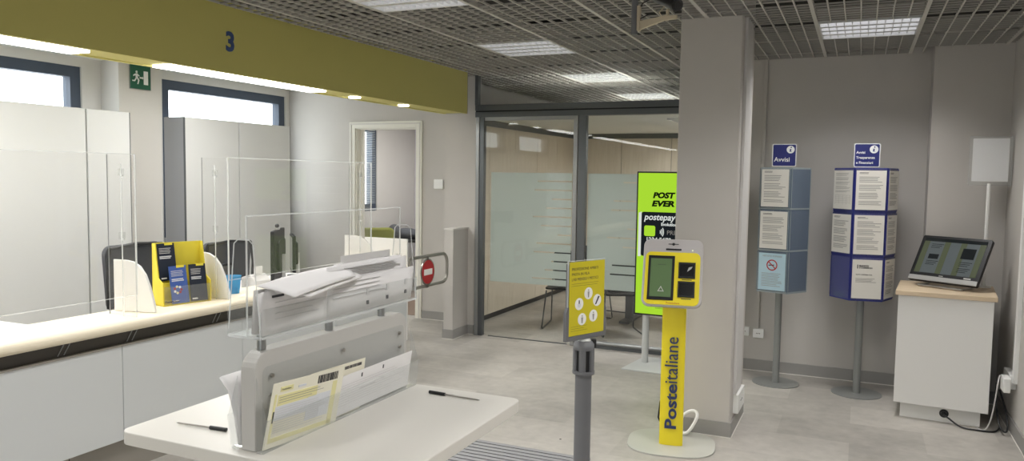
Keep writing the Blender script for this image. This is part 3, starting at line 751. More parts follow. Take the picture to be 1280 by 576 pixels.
b.text('PREPAID', .055, (-.072, y, 1.197), F2, 'ink', bold=.0005); b.text('1234 5678', .055, (-.265, y, 1.128), F2, 'scrwhite', bold=.001)
textlines(b, -.16, .2, .535, .52, 2, 'limed', y, .4, 3)
b.build('lit_screen', t)
for x in (-.255, .255):
    b = MB(); b.cyl((x, .02, .01), (x, .02, Z0 + .1), .031, 'polel', 20); b.build('pole', t)
b = MB(); b.prism([(-.37, -.31, 0), (.37, -.31, 0), (.33, .24, 0), (-.33, .24, 0)], (0, 0, .012), 'polel'); b.build('base_plate', t, bevel=.003)

# ------------------------------------------------------------------ yellow ticket kiosk
t = thing('ticket_kiosk', 'yellow queue ticket kiosk with touch screen and lettered post, in front of the column', 'kiosk', (-1.035, 4.82, 0), math.radians(9))
b = MB(); P = []
for k in range(48):
    a = 2 * PI * k / 48; c_, s_ = math.cos(a), math.sin(a)
    P.append((.275 * math.copysign(abs(c_) ** .7, c_), .05 + .255 * math.copysign(abs(s_) ** .7, s_), 0))
b.prism(P, (0, 0, .010), 'baseplate'); b.build('base_plate', t, bevel=.002)
b = MB(); w = .073
P = [(-w, 0, 0)] + [(-w * math.cos(a), -.028 * math.sin(a), 0) for a in [PI * k / 10 for k in range(1, 10)]] + [(w, 0, 0), (w, .06, 0), (-w, .06, 0)]
b.prism([(p[0], p[1] * .6, p[2]) for p in P], (0, 0, .95), 'yellow', (0, 0, .01)); b.build('post', t, bevel=.002)
b = MB(); RV = Matrix.Rotation(PI / 2, 3, 'X') @ Matrix.Rotation(PI / 2, 3, 'Z')
b.text('Poste', .100, (.030, -.021, .115), RV, 'navy', bold=.002, ext=.004, fit=.285); b.build('bold_lettering', t)
b = MB(); b.text('italiane', .118, (.032, -.021, .407), RV, 'navy', bold=-.0004, ext=.004, fit=.292); b.build('light_lettering', t)
hd = Matrix.Translation((-.018, -.01, 1.105)) @ Matrix.Rotation(math.radians(-20), 4, 'X')
b = MB(); b.prism(rrect(.365, .43, .045, 8), (0, .045, 0), 'kioskgrey', (0, -.03, 0), hd); b.build('head_case', t, bevel=.006)
b = MB(); b.prism(rrect(.335, .335, .035, 8), (0, .004, 0), 'yellow', (0, -.0345, -.038), hd); b.build('yellow_face', t, bevel=.0015)
b = MB(); b.box((-.148, -.040, -.178), (.013, -.034, .105), 'black', hd); BZ = b.build('screen_bezel', t, bevel=.003)
b = MB(); b.box((-.133, -.0415, -.158), (-.003, -.0395, .085), 'screenoff', hd)
b.prism([(-.085, -.0425, -.125), (-.045, -.0425, -.125), (-.065, -.0425, -.09)], (0, .001, 0), 'silver', mat=hd); b.prism([(-.077, -.0432, -.12), (-.053, -.0432, -.12), (-.065, -.0432, -.099)], (0, .001, 0), 'screenoff', mat=hd)
b.box((-.09, -.0425, .045), (-.04, -.0415, .0465), 'inkd', hd); b.build('touch_screen', BZ)
for z0, z1 in ((-.035, .065), (-.155, -.055)):
    b = MB(); b.box((.038, -.043, z0), (.14, -.034, z1), 'black', hd); b.box((.046, -.0435, z0 + .012), (.132, -.0425, z1 - .012), 'lens', hd)
    if z0 > -.1: b.prism([(.09, -.045, z0 + .04), (.115, -.045, z0 + .06), (.122, -.045, z0 + .075), (.10, -.045, z0 + .068)], (0, .001, 0), 'silver', mat=hd)
    b.box((.06, -.0362, z0 - .012), (.12, -.0352, z0 - .007), 'inkd', hd); b.build('card_reader', t, bevel=.0015)
b = MB(); b.box((-.045, -.033, .142), (.05, -.0295, .153), 'black', hd); b.prism(disc(.009, 14), (0, .002, 0), 'inkd', (.0, -.0325, .182), hd); b.box((-.032, -.0325, .180), (.032, -.0305, .1845), 'inkd', hd); b.build('ticket_slot', t)
b = MB(); b.prism(disc(.0045, 12), (0, .003, 0), 'led', (.118, -.0335, .145), hd); b.build('status_light', t)
b = MB(); b.text('Posteitaliane', .016, (-.03, -.0352, -.198), Matrix.Identity(3) @ FRONT, 'red', ext=.0003); 
for i, v in enumerate(b.v): b.v[i] = tuple(hd @ Vector(v))
b.build('small_lettering', t)
# white hose loop and dark cable behind the kiosk
b = MB(); b.tube([(-.975 + .055 * math.cos(a) * (1 + .25 * math.sin(a)), 5.06 + .03 * math.sin(a), .097 + .072 * math.sin(a + .5) ) for a in [2 * PI * k / 28 for k in range(29)]], .0105, 'signwhite', 8)
o = b.build('cable_coil'); tag(o, 'white hose loop between the kiosk post and the foot of the column', 'cable')
b = MB(); b.tube([(-1.125, 4.98, .30), (-1.15, 5.0, .22), (-1.16, 5.0, .12), (-1.13, 5.02, .04), (-1.06, 5.05, .016)], .006, 'black', 8); o = b.build('power_cable'); tag(o, 'short dark cable curving down behind the left side of the kiosk post', 'cable')

# ------------------------------------------------------------------ barrier post with poster holder
PXY = (-1.080, 3.2)
t = thing('barrier_post', 'grey queue barrier post with dark slots carrying a yellow poster', 'barrier post', (PXY[0], PXY[1], 0), math.radians(25))
b = MB(); b.cyl((0, 0, 0), (0, 0, .018), .17, 'poled', 40); b.cyl((0, 0, .018), (0, 0, .035), .15, 'poled', 40, .05); b.build('base', t)
b = MB(); b.cyl((0, 0, .03), (0, 0, .845), .0365, 'poled', 28); b.build('pole', t)
b = MB(); b.cyl((0, 0, .838), (0, 0, .852), .049, 'poled', 28)
for k in range(5):
    R_ = Matrix.Rotation(math.radians(-15 + 72 * k), 4, 'Z')
    b.prism([(-.0145, -.0445, 0), (-.007, -.0475, 0), (.007, -.0475, 0), (.0145, -.0445, 0), (.0145, -.034, 0), (-.0145, -.034, 0)], (0, 0, .10), 'poled', (0, 0, .852), R_)
b.cyl((0, 0, .945), (0, 0, .972), .046, 'poled', 28); b.cyl((0, 0, .972), (0, 0, .985), .046, 'poled', 28, .038)
b.cyl((0, 0, .985), (0, 0, .992), .032, 'polel', 28, .026); b.build('belt_head', t, bevel=.001)
b = MB(); b.cyl((0, 0, .85), (0, 0, .95), .036, 'black', 24); b.build('belt_cassette', t)
b = MB(); b.box((.03, -.016, .955), (.052, .016, .99), 'black'); b.build('clip', t)
s = thing('poster_holder', 'yellow portrait poster with five white round pictograms in a grey holder on the barrier post', 'sign', (PXY[0] + .003, PXY[1], .9935), math.radians(66))
b = MB(); W = .128
b.prism([(-W, 0, 0), (W, 0, 0), (W, 0, .125), (W - .012, 0, .15), (W - .017, 0, .15), (W - .017, 0, .02), (-W + .017, 0, .02), (-W + .017, 0, .15), (-W + .012, 0, .15), (-W, 0, .125)], (0, .018, 0), 'poled', (0, -.009, .0))
b.box((-W + .01, .002, .01), (W - .01, .008, .335), 'poled'); b.build('grey_frame', s, bevel=.0015)
b = MB(); b.box((-W + .014, -.006, .018), (W - .014, .001, .345), 'acryl2'); b.box((-W + .011, -.006, .12), (-W + .014, .002, .345), 'acredge'); b.box((-W + .011, -.006, .345), (W - .011, .002, .347), 'acredge'); b.build('clear_sleeve', s)
b = MB(); x0 = -W + .0165; x1 = W - .0165
b.box((x0, -.0085, .022), (x1, -.0062, .342), 'postery'); y = -.0088
for k, l in enumerate(('PROFESSIONE AMBITI', 'PASTA IN FILA', 'LAB MENSILI I MISTICI')):
    b.text(l, .0175, (x0 + .012, y, .305 - k * .022), FRONT, 'inkd', bold=-.0001, ext=.0002)
textlines(b, x0 + .012, x1 - .01, .248, .230, 2, 'inkd', y, .12, 5); textlines(b, x0 + .012, x0 + .12, .062, .034, 3, 'inkd', y, .1, 8)
for (cx, cz, q) in ((.008, .20, 0), (-.05, .158, 1), (.065, .165, 2), (-.03, .09, 3), (.042, .098, 4)):
    b.prism(disc(.0265, 24), (0, .0008, 0), 'signwhite', (cx, y, cz))
    yy = y - .0006
    if q == 2:
        b.prism([(cx - .014, yy, cz - .018), (cx - .006, yy, cz - .018), (cx + .016, yy, cz + .016), (cx + .006, yy, cz + .018)], (0, .0005, 0), 'inkd')
    elif q == 1:
        b.prism(disc(.010, 16, 0, cx, cz - .006), (0, .0005, 0), 'inkb', (0, yy, 0)); b.prism([(cx - .004, yy, cz), (cx + .004, yy, cz), (cx + .002, yy, cz + .017), (cx - .003, yy, cz + .017)], (0, .0005, 0), 'inkd')
    else:
        b.prism(disc(.0035, 10, 0, cx, cz + .014), (0, .0005, 0), 'ink', (0, yy, 0)); b.prism([(cx - .006, yy, cz + .008), (cx + .006, yy, cz + .008), (cx + .003, yy, cz - .018), (cx - .003, yy, cz - .018)], (0, .0005, 0), 'ink')
b.build('poster', s)

# ------------------------------------------------------------------ notice stands
def stand(label, x, y, nside, side, rot, z0, z1, mside, medge, mpole=None):
    t = thing('notice_stand', label, 'notice stand', (x, y, 0), rot, 'notice stands at the back wall')
    b = MB(); b.cyl((0, 0, 0), (0, 0, .006), .188, 'pole', 48); b.build('base_disc', t)
    b = MB(); b.cyl((0, 0, .006), (0, 0, z0), .028, 'pole', 24); b.build('pole', t)
    R_ = side / (2 * math.sin(PI / nside)); ap = side / (2 * math.tan(PI / nside))
    def ring(r, z): return [(r * math.sin(2 * PI * (k + .5) / nside), -r * math.cos(2 * PI * (k + .5) / nside), z) for k in range(nside)]
    b = MB(); b.prism(ring(R_ * .985, z0 + .01), (0, 0, z1 - z0 - .02), mside)
    hh = (z1 - z0) / 3
    for q in range(4):
        z = z0 + q * hh; zz = min(z, z1 - .014); b.prism(ring(R_ * 1.0, zz), (0, 0, .014), medge)
    DC = b.build('display_column', t)
    for q in range(3):
        for k in (0, nside - 1, 1):
            m4 = Matrix.Rotation(2 * PI * k / nside, 4, 'Z'); z = z0 + q * hh + .014
            P = MB(); w = side / 2 - .006
            P.raw([m4 @ Vector(p) for p in ((-w, -ap - .003, z), (w, -ap - .003, z), (w, -ap - .006, z + hh - .02), (-w, -ap - .006, z + hh - .02))], [(0, 1, 2, 3)], 'acryl2')
            P.box((-w, -ap - .006, z), (-w + .003, -ap, z + hh - .02), medge, m4); P.box((w - .003, -ap - .006, z), (w, -ap, z + hh - .02), medge, m4)
            P.build('clear_pocket', DC)
    return t, ap, hh
def sheet(label, st, ap, k, nside, z, w, h, mat='noticep', n=16, seed=1, x=0, tilt=0.0, kindv='text', group=None):
    b = MB(); b.prism([(-w / 2, 0, 0), (w / 2, 0, 0), (w / 2, 0, h), (-w / 2, 0, h)], (0, .0012, 0), mat); y = -.0007
    if kindv == 'text':
        textlines(b, -w * .4, -w * .05, h * .95, h * .9, 2, 'inkd', y, .4, seed); textlines(b, -w * .4, w * .4, h * .84, h * .1, n, 'ink', y, .38, seed, .35, 5)
    elif kindv == 'table':
        textlines(b, -w * .4, w * .4, h * .93, h * .42, n, 'ink', y, .3, seed, .3, 4)
        for i in range(5): 
            xx = -w * .4 + w * .8 * i / 4; b.raw([(xx, y, h * .12), (xx + .0015, y, h * .12), (xx + .0015, y, h * .36), (xx, y, h * .36)], [(0, 1, 2, 3)], 'ink')
        textlines(b, -w * .4, w * .4, h * .36, h * .12, 5, 'ink', y, .08, seed, 0)
    elif kindv == 'smoke':
        b.text('VIETATO FUMARE', .020, (0, y, h * .90), FRONT, 'ink', align='CENTER', ext=.0002)
        ring_o = disc(.045, 28, 0, 0, h * .68); ring_i = disc(.036, 28, 0, 0, h * .68)
        V = [(p[0], y - .0003, p[2]) for p in ring_o + ring_i]; b.raw(V, [(i, (i + 1) % 28, 28 + (i + 1) % 28, 28 + i) for i in range(28)], 'red')
        mm = Matrix.Translation((0, y - .0005, h * .68)) @ Matrix.Rotation(.75, 4, 'Y'); b.box((-.038, 0, -.004), (.038, .0002, .004), 'red', mm); b.box((-.028, .0001, -.004), (.018, .0003, .004), 'inkd', Matrix.Translation((0, y - .0002, h * .68)) @ Matrix.Rotation(-.1, 4, 'Y'))
        textlines(b, -w * .38, w * .38, h * .46, h * .08, 9, 'ink', y, .3, seed, .3)
    elif kindv == 'notice':
        b.box((-w * .34, y, h * .77), (-w * .31, y + .0003, h * .87), 'inkd'); b.text('BANCO', .019, (-w * .27, y, h * .82), FRONT, 'inkd', bold=.0008, ext=.0002); b.text('E COMMERCIO', .014, (-w * .27, y, h * .775), FRONT, 'inkd', bold=.0005, ext=.0002)
        b.text('TUTTI  INFORMATIVA', .012, (-w * .38, y, h * .60), FRONT, 'inkd', bold=.0002, ext=.0002); textlines(b, -w * .38, w * .38, h * .52, h * .40, 4, 'ink', y, .35, seed, .3)
    o = b.build('notice_sheet')
    o.matrix_basis = st.matrix_basis @ Matrix.Rotation(2 * PI * k / nside, 4, 'Z') @ Matrix.Translation((x, -ap - .0095, z)) @ Matrix.Rotation(tilt, 4, 'Y')
    return tag(o, label, 'notice', group or 'notices on the stands')
def topsign(name, label, st, lines, size):
    s = thing(name, label, 'sign', (st.matrix_basis.translation.x, st.matrix_basis.translation.y, 1.80), math.radians(3), 'blue information signs on the notice stands')
    b = MB(); b.prism(rrect(.188, .185, .012), (0, .004, 0), 'signwhite', (0, 0, .102)); b.box((-.02, .004, -.002), (.02, .008, .03), 'silver'); b.build('plate', s)
    b = MB(); b.prism(rrect(.176, .173, .010), (0, .001, 0), 'blue', (0, -.0012, .102)); b.build('blue_face', s)
    b = MB(); y = -.0022; b.prism(disc(.031, 28, 0, .048, .148), (0, .001, 0), 'signwhite', (0, y, 0)); y2 = y - .0006
    b.prism(disc(.0055, 12, 0, .052, .166), (0, .0006, 0), 'blue', (0, y2, 0)); b.prism([(.041, y2, .153), (.054, y2, .153), (.050, y2, .135), (.056, y2, .135), (.056, y2, .131), (.039, y2, .131), (.043, y2, .148), (.041, y2, .148)], (0, .0006, 0), 'blue')
    b.build('information_icon', s); b = MB(); y = -.0022
    for l, z in lines: b.text(l, size, (-.078, y, z), FRONT, 'signwhite', bold=.0007, ext=.0003)
    b.build('sign_text', s)
S1, ap1, hh1 = stand('slate grey notice stand on a round foot, headed Avvisi, beside the column', -.585, 6.76, 5, .25, math.radians(-15), .78, 1.80, 'standgrey', 'standedge')
S2, ap2, hh2 = stand('dark blue hexagonal notice stand on a round foot, nearer the white cabinet', .035, 6.72, 6, .232, math.radians(10), .775, 1.80, 'standblue', 'standblue')
topsign('information_sign', 'small blue sign reading Avvisi on top of the grey notice stand', S1, [('Avvisi', .05)], .052)
topsign('information_sign', 'small blue sign with three lines of white text on the dark blue notice stand', S2, [('Avvisi', .115), ('Trasparenza', .075), ('e Finanziari', .035)], .027)
for q, (l, kv, m, sd) in enumerate([('pale blue no-smoking notice, lowest on the grey stand', 'smoke', 'lightblue', 3), ('printed notice in the middle tier of the grey stand', 'text', 'noticep', 4), ('printed notice in the top tier of the grey stand', 'text', 'noticep', 5)]):
    sheet(l, S1, ap1, 0, 5, .78 + q * hh1 + .022, .222, .302, m, 17, sd, 0, 0, kv)
for k, q, l, kv, sd, x in [(5, 2, 'printed notice with a small table, top left face of the blue stand', 'table', 11, 0), (0, 2, 'printed notice on the top centre face of the blue stand', 'text', 12, 0), (1, 2, 'printed notice on the top right face of the blue stand', 'text', 13, 0),
                         (5, 1, 'printed notice on the middle left face of the blue stand', 'text', 14, 0), (0, 1, 'printed notice on the middle centre face of the blue stand', 'text', 15, 0), (1, 1, 'printed notice on the middle right face of the blue stand', 'text', 16, 0),
                         (0, 0, 'white notice with a short bold heading, bottom centre face of the blue stand', 'notice', 17, 0), (1, 0, 'printed notice on the bottom right face of the blue stand', 'text', 18, 0)]:
    sheet(l, S2, ap2, k, 6, .775 + q * hh2 + .022, .212, .300, 'noticep', 18, sd, x, 0, kv)

# ------------------------------------------------------------------ cabinet with touch computer
CA = math.radians(-5)
t = thing('low_cabinet', 'white pedestal cabinet with pale beech top in the right corner', 'cabinet', (.572, 6.15, 0), CA)
b = MB(); b.box((-.293, 0, .115), (.293, .58, .893), 'white'); b.build('body', t, bevel=.002)
b = MB(); b.box((-.293, -.018, .115), (.293, -.001, .893), 'white'); b.build('front_panel', t, bevel=.0015)
b = MB(); b.box((-.312, -.035, .893), (.312, .63, .925), 'beech'); b.build('top', t, bevel=.003)
b = MB(); b.box((-.25, .045, 0), (.25, .50, .115), 'white'); b.prism(disc(.030, 24), (0, .004, 0), 'black', (.03, .042, .062)); b.cyl((.03, .043, .062), (.03, .028, .062), .018, 'black', 18); b.build('plinth', t)
t = thing('touch_computer', 'black all-in-one touch computer tilted back on the beech cabinet top', 'computer', (.562, 6.415, .926), math.radians(-35))
mt = Matrix.Translation((0, 0, .045)) @ Matrix.Rotation(math.radians(-30), 4, 'X')
b = MB(); b.prism(rrect(.51, .375, .014), (0, .028, 0), 'black', (0, 0, .185), mt); CS = b.build('case', t, bevel=.002)
b = MB(); b.box((-.252, -.006, .0), (.252, 0, .036), 'silver', mt); b.build('silver_bar', t, bevel=.001)
b = MB(); y = -.002; b.box((-.228, y, .062), (.228, 0, .352), 'scrpage', mt)
for x in (-.228, -.07, .05, .185): b.box((x, y - .0006, .062), (x + .042, y, .325), 'scrband', mt)
b.box((-.228, y - .0008, .325), (.228, y, .352), 'monglass', mt); b.box((.075, y - .0009, .20), (.17, y, .285), 'monglass', mt); b.box((-.16, y - .0009, .18), (-.085, y, .22), 'monglass', mt)
for x0, z0 in ((-.165, .30), (-.165, .16), (.08, .17), (.08, .12)):
    for i in range(3): b.box((x0, y - .0009, z0 - i * .014), (x0 + .09 - .012 * i, y, z0 - i * .014 + .004), 'monglass', mt)
b.build('display', CS)
b = MB(); b.box((.15, -.004, .042), (.20, 0, .054), 'silver', mt); b.box((-.03, -.0035, .043), (.0, 0, .050), 'silver', mt); b.build('badge', CS)
b = MB(); b.tube([(-.16, -.02, .009), (-.16, .10, .009), (-.16, .17, .02), (-.16, .14, .12)], .008, 'chrome', 8); b.tube([(.16, -.02, .009), (.16, .10, .009), (.16, .17, .02), (.16, .14, .12)], .008, 'chrome', 8); b.tube([(-.16, -.02, .009), (.16, -.02, .009)], .008, 'chrome', 8); b.build('stand', t)
t = thing('sign_frame', 'clear sign frame with blank white sheet on a white pole behind the computer', 'sign frame', (.862, 6.66, .925), math.radians(-4))
b = MB(); b.cyl((0, 0, .008), (0, 0, .77), .0135, 'white', 18); b.build('pole', t)
b = MB(); b.cyl((0, 0, 0), (0, 0, .010), .05, 'white', 28); b.build('foot', t)
b = MB(); b.box((-.135, -.008, .755), (.135, -.002, 1.115), 'acryl2')
for a, e in (((-.137, -.009, .755), (-.133, .003, 1.115)), ((.133, -.009, .755), (.137, .003, 1.115)), ((-.137, -.009, 1.112), (.137, .003, 1.117)), ((-.137, -.009, .753), (.137, .003, .758))): b.box(a, e, 'acryl2')
b.build('clear_frame', t)
b = MB(); b.box((-.115, -.0015, .785), (.115, .001, 1.10), 'paper'); b.build('blank_sheet', t)

# wall sockets, trunking and cables
def sock(label, loc, rot, w=.11, h=.075, d=.03, n=1, grp='wall sockets'):
    t = thing('wall_socket', label, 'socket', loc, rot, grp)
    b = MB(); b.prism(rrect(w, h, .006), (0, -d, 0), 'signwhite'); b.build('box', t, bevel=.002)
    b = MB()
    for k in range(n):
        for s in (-1, 0, 1): b.prism(disc(.004, 10), (0, -.001, 0), 'black', (s * .013 + (k - (n - 1) / 2) * .05, -d, 0))
    b.build('socket_holes', t)
sock('white wall socket at the foot of the slim trunking, left of the grey notice stand', (-.775, 7.12, .34), 0, .09, .08)
sock('white wall socket half hidden behind the column edge', (-.90, 7.12, .35), 0, .09, .08)
sock('white socket box low on the right side of the column', (-.724, 5.44, .19), PI / 2, .30, .13, .035, 2)
b = MB(); b.box((-.7235, 5.26, .26), (-.704, 5.52, H + .01), 'paperg'); o = b.build('cable_trunking', bevel=.003); tag(o, 'wide white cable trunking running up the right side of the column', 'trunking')
b = MB(); b.box((-.80, 7.105, .38), (-.775, 7.12, H + .01), 'wall'); o = b.build('cable_trunking', bevel=.002); tag(o, 'slim grey cable trunking on the back wall beside the column', 'trunking')
b = MB(); b.box((.985, 6.03, .36), (1.01, 6.09, H + .01), 'signwhite'); o = b.build('cable_trunking', bevel=.002); tag(o, 'white cable trunking on the right wall behind the cabinet', 'trunking')
sock('white double wall socket low on the right wall beside the cabinet', (1.01, 6.20, .36), -PI / 2, .24, .10, .04, 2)
b = MB(); b.box((.925, 6.0, .30), (.969, 6.13, .40), 'signwhite'); o = b.build('plug_adapter', bevel=.008); tag(o, 'white plug adapter sticking out of the right wall socket', 'adapter')
pth = lambda P: [Vector(P[0])] + [Vector(P[i]) * (1 - u) ** 2 * .5 + Vector(P[i]) * 0 for i in range(0) for u in (0,)]
def smooth(P, n=6):
    P = [Vector(p) for p in P]; Q = [P[0]] + P + [P[-1]]; out = []
    for i in range(1, len(Q) - 2):
        for k in range(n):
            u = k / n; a, b_, c_, d_ = Q[i - 1], Q[i], Q[i + 1], Q[i + 2]
            out.append(.5 * ((2 * b_) + (c_ - a) * u + (2 * a - 5 * b_ + 4 * c_ - d_) * u * u + (3 * b_ - a - 3 * c_ + d_) * u ** 3))
    return out + [P[-1]]
b = MB(); b.tube(smooth([(.60, 6.16, .06), (.63, 6.12, .05), (.70, 6.08, .012), (.80, 6.06, .008), (.90, 6.08, .008), (.95, 6.2, .008)]), .006, 'black', 8); o = b.build('power_cable'); tag(o, 'black power cable leaving the round hole in the cabinet plinth', 'cable')
b = MB(); b.tube(smooth([(.94, 6.12, .38), (.91, 6.06, .40), (.895, 6.02, .34), (.885, 6.04, .2), (.87, 6.06, .08), (.84, 6.07, .012), (.80, 6.10, .012)]), .0045, 'paperg', 8); o = b.build('power_cable'); tag(o, 'pale grey cable hanging from the adapter beside the cabinet', 'cable')
b = MB(); b.tube(smooth([(.93, 6.30, .30), (.92, 6.2, .16), (.93, 6.08, .05), (.955, 6.02, .03), (.975, 6.08, .06), (.97, 6.2, .16), (.95, 6.3, .25)]), .006, 'black', 8); o = b.build('power_cable'); tag(o, 'black cable loop hanging in the gap between cabinet and right wall', 'cable')
# ------------------------------------------------------------------ writing desk, form rack, pens
t = thing('writing_desk', 'white standing writing desk with rounded corners in the foreground', 'desk', (-1.37, 1.82, 0))
b = MB(); b.prism(rrect_xy(-1.80, -.945, 1.435, 2.205, .035), (0, 0, .036), 'desk', (0, 0, .964)); b.build('top', t, bevel=.003, world=True)
b = MB(); b.box((-1.52, 1.62, .02), (-1.22, 2.0, .964), 'board'); b.build('pedestal', t, bevel=.004, world=True)
b = MB(); b.prism(rrect_xy(-1.68, -1.06, 1.52, 2.10, .04), (0, 0, .02), 'poled'); b.build('foot_plate', t, bevel=.003, world=True)
# ribbed mat
b = MB(); b.box((-2.27, 3.0, 0), (-1.42, 4.37, .006), 'ribd')
for k in range(27):
    y = 3.01 + k * .0503; b.box((-2.265, y, .006), (-1.425, y + .036, .014), 'rib')
o = b.build('floor_mat'); tag(o, 'grey ribbed entrance mat on the floor behind the writing desk', 'mat')

RX = -1.3775
r = thing('form_rack', 'grey board with clear form pockets and an upper tray, standing on the writing desk', 'form rack', (RX, 1.825, 1.0), PI / 2)
# local x = along the board, local -y = towards the right of the photo
L2 = .355
b = MB(); R_ = .05
P = [(-L2, 0, 0), (L2, 0, 0)]
for k in range(7):
    a = PI / 2 * k / 6; P.append((L2 - R_ + R_ * math.cos(a), 0, .25 - R_ + R_ * math.sin(a)))
for k in range(7):
    a = PI / 2 + PI / 2 * k / 6; P.append((-L2 + R_ + R_ * math.cos(a), 0, .25 - R_ + R_ * math.sin(a)))
b.prism(P, (0, .045, 0), 'board', (0, -.0225, 0)); b.build('board', r, bevel=.0025)
for s in (-1, 1):
    b = MB(); pts = rrect(.66, .19, .02); b.prism(pts, (0, .003, 0), 'acryl2', (0, s * .026 - .0015, .115)); b.build('backing_sheet', r)
    for (x, z) in ((-.30, .185), (-.30, .135), (.0, .19), (.30, .185), (.30, .14)):
        b = MB(); b.cyl((x, s * .027, z), (x, s * .033, z), .0055, 'chrome', 14); b.build('screw', r)
    # clear pocket: sloping front
    b = MB(); y0 = s * .030; y1 = s * .050; y2 = s * .062
    b.box((-L2 - .004, min(y0, y1), 0.0005), (L2 + .01, max(y0, y1), .004), 'acryl2')
    b.prism([(-L2 - .004, y1, .002), (L2 + .01, y1, .002), (L2 + .01, y2, .085), (-L2 - .004, y2, .085)], (0, s * .003, 0), 'acryl2')
    for x in (-L2 - .004, L2 + .007):
        b.prism([(x, y0, .002), (x, y1, .002), (x, y2, .085), (x, y0, .19)], (.003, 0, 0), 'acryl2')
    b.box((-L2 - .004, min(y2, y2 + s * .003), .085), (L2 + .01, max(y2, y2 + s * .003), .0865), 'acryl2'); b.box((-L2 - .004, min(y1, y1 + s * .003), .001), (L2 + .01, max(y1, y1 + s * .003), .004), 'acryl2')
    b.build('clear_pocket', r)
for x in (-.305, -.03, .235):
    b = MB(); b.cyl((x, 0, .25), (x, 0, .289), .0115, 'frame2', 20); b.build('post', r)
b = MB(); TZ = .289; w = .052; L3 = .365
b.box((-L3, -w, TZ), (L3, w, TZ + .005), 'acryl2'); b.box((-L3, -w - .002, TZ), (L3, -w, TZ + .006), 'acredge'); b.box((-L3, w, TZ), (L3, w + .002, TZ + .006), 'acredge'); b.box((-L3 - .002, -w, TZ), (-L3, w, TZ + .006), 'acredge')
b.box((-L3, -w - .003, TZ + .005), (L3, -w, TZ + .075), 'acryl2'); b.box((-L3, w, TZ + .005), (L3, w + .003, TZ + .075), 'acryl2')
b.build('upper_tray', r)
for x in (-L3, L3 - .003):
    b = MB(); b.prism([(x, -w, TZ), (x, w, TZ), (x, .030, TZ + .235), (x, .018, TZ + .245), (x, -.018, TZ + .245), (x, -.030, TZ + .235)], (.003, 0, 0), 'acryl')
    b.tube([(x, -w, TZ + .07), (x, -w + .002, TZ), ], .0018, 'acredge', 6); b.tube([(x, -w, TZ), (x, -.030, TZ + .235), (x, -.018, TZ + .245), (x, .018, TZ + .245), (x, .030, TZ + .235), (x, w, TZ)], .0016, 'acredge', 6); b.build('end_plate', r)
b = MB(); b.box((-L3 + .01, -.002, TZ), (L3 - .02, .002, .592), 'acryl'); b.box((-L3 + .01, -.002, .590), (L3 - .02, .002, .593), 'acredge'); b.box((-L3 + .009, -.002, TZ), (-L3 + .012, .002, .592), 'acredge'); b.box((L3 - .021, -.002, TZ), (L3 - .019, .002, .592), 'acredge'); b.build('divider_screen', r)

RM = r.matrix_basis
def bent(x0, x1, prof, thick, mat, nx=14, wob=0.0, fn=None, edge=None):
    """sheet stack: profile (y,z) extruded along x, optional warp; returns MB"""
    b = MB(); V = []; F = []; npf = len(prof)
    for i in range(nx + 1):
        u = i / nx; x = x0 + (x1 - x0) * u
        for q, (y, z) in enumerate(prof):
            dx, dy, dz = fn(u, q / (npf - 1)) if fn else (0, 0, 0)
            V.append((x + dx, y + dy, z + dz))
    for i in range(nx):
        for q in range(npf - 1):
            a = i * npf + q; F.append((a, a + npf, a + npf + 1, a + 1))
    b.raw(V, F, mat, True)
    return b
def put(b, name, label, cat, group=None, thick=.004):
    o = b.build(name); o.matrix_basis = RM.copy(); sd = o.modifiers.new('thickness', 'SOLIDIFY'); sd.thickness = thick; sd.offset = 0
    return tag(o, label, cat, group)
# near stack in the upper tray: stands up, the top flops over towards the right-hand side
def flop(u, v):
    k = max(0, (v - .5) / .5); 
    return (0.03 * k, -.0 * k, k * (-.012 + .05 * math.sin(PI * min(1, u * .95)) ** 1.0 * k) + .01 * u * k)
prof = [(-.020, TZ + .008), (-.026, TZ + .04), (-.030, TZ + .08), (-.030, TZ + .105), (-.012, TZ + .128), (.022, TZ + .125), (.055, TZ + .118)]
def nearcurl(u, v):
    k = max(0, 1 - u * 4); return (-.012 * v * k, .010 * v * v * k, -.010 * v * k)
b = bent(-.352, -.10, [(-.044, TZ + .007), (-.045, TZ + .03), (-.046, TZ + .06), (-.047, TZ + .085), (-.0475, TZ + .122)], .003, 'paper', fn=nearcurl)
def gridlines(b, x0, x1, z0, z1, y, seed):
    rd = random.Random(seed)
    for k in range(4):
        z = z1 - (z1 - z0) * k / 4; b.raw([(x0, y, z), (x1 - rd.random() * .1, y, z), (x1 - .05, y, z + .001), (x0, y, z + .001)], [(0, 1, 2, 3)], 'inkl')
gridlines(b, -.31, -.12, TZ + .03, TZ + .085, -.0502, 4)
b.box((-.32, -.0515, TZ + .100), (-.28, -.0505, TZ + .104), 'inkd')
for x in (-.235, -.223, -.211): b.box((x, -.0515, TZ + .095), (x + .004, -.0505, TZ + .115), 'inkd')
put(b, 'form_sheets', 'upright stack of white forms at the near end of the upper tray', 'forms', 'forms in the upper tray', .003)
b = bent(-.345, -.11, [(-.010, TZ + .007), (-.014, TZ + .06), (-.018, TZ + .118)], .003, 'paperg')
put(b, 'form_sheets', 'thick grey-edged stack standing behind the upright forms, near end of the upper tray', 'forms', 'forms in the upper tray', .012)
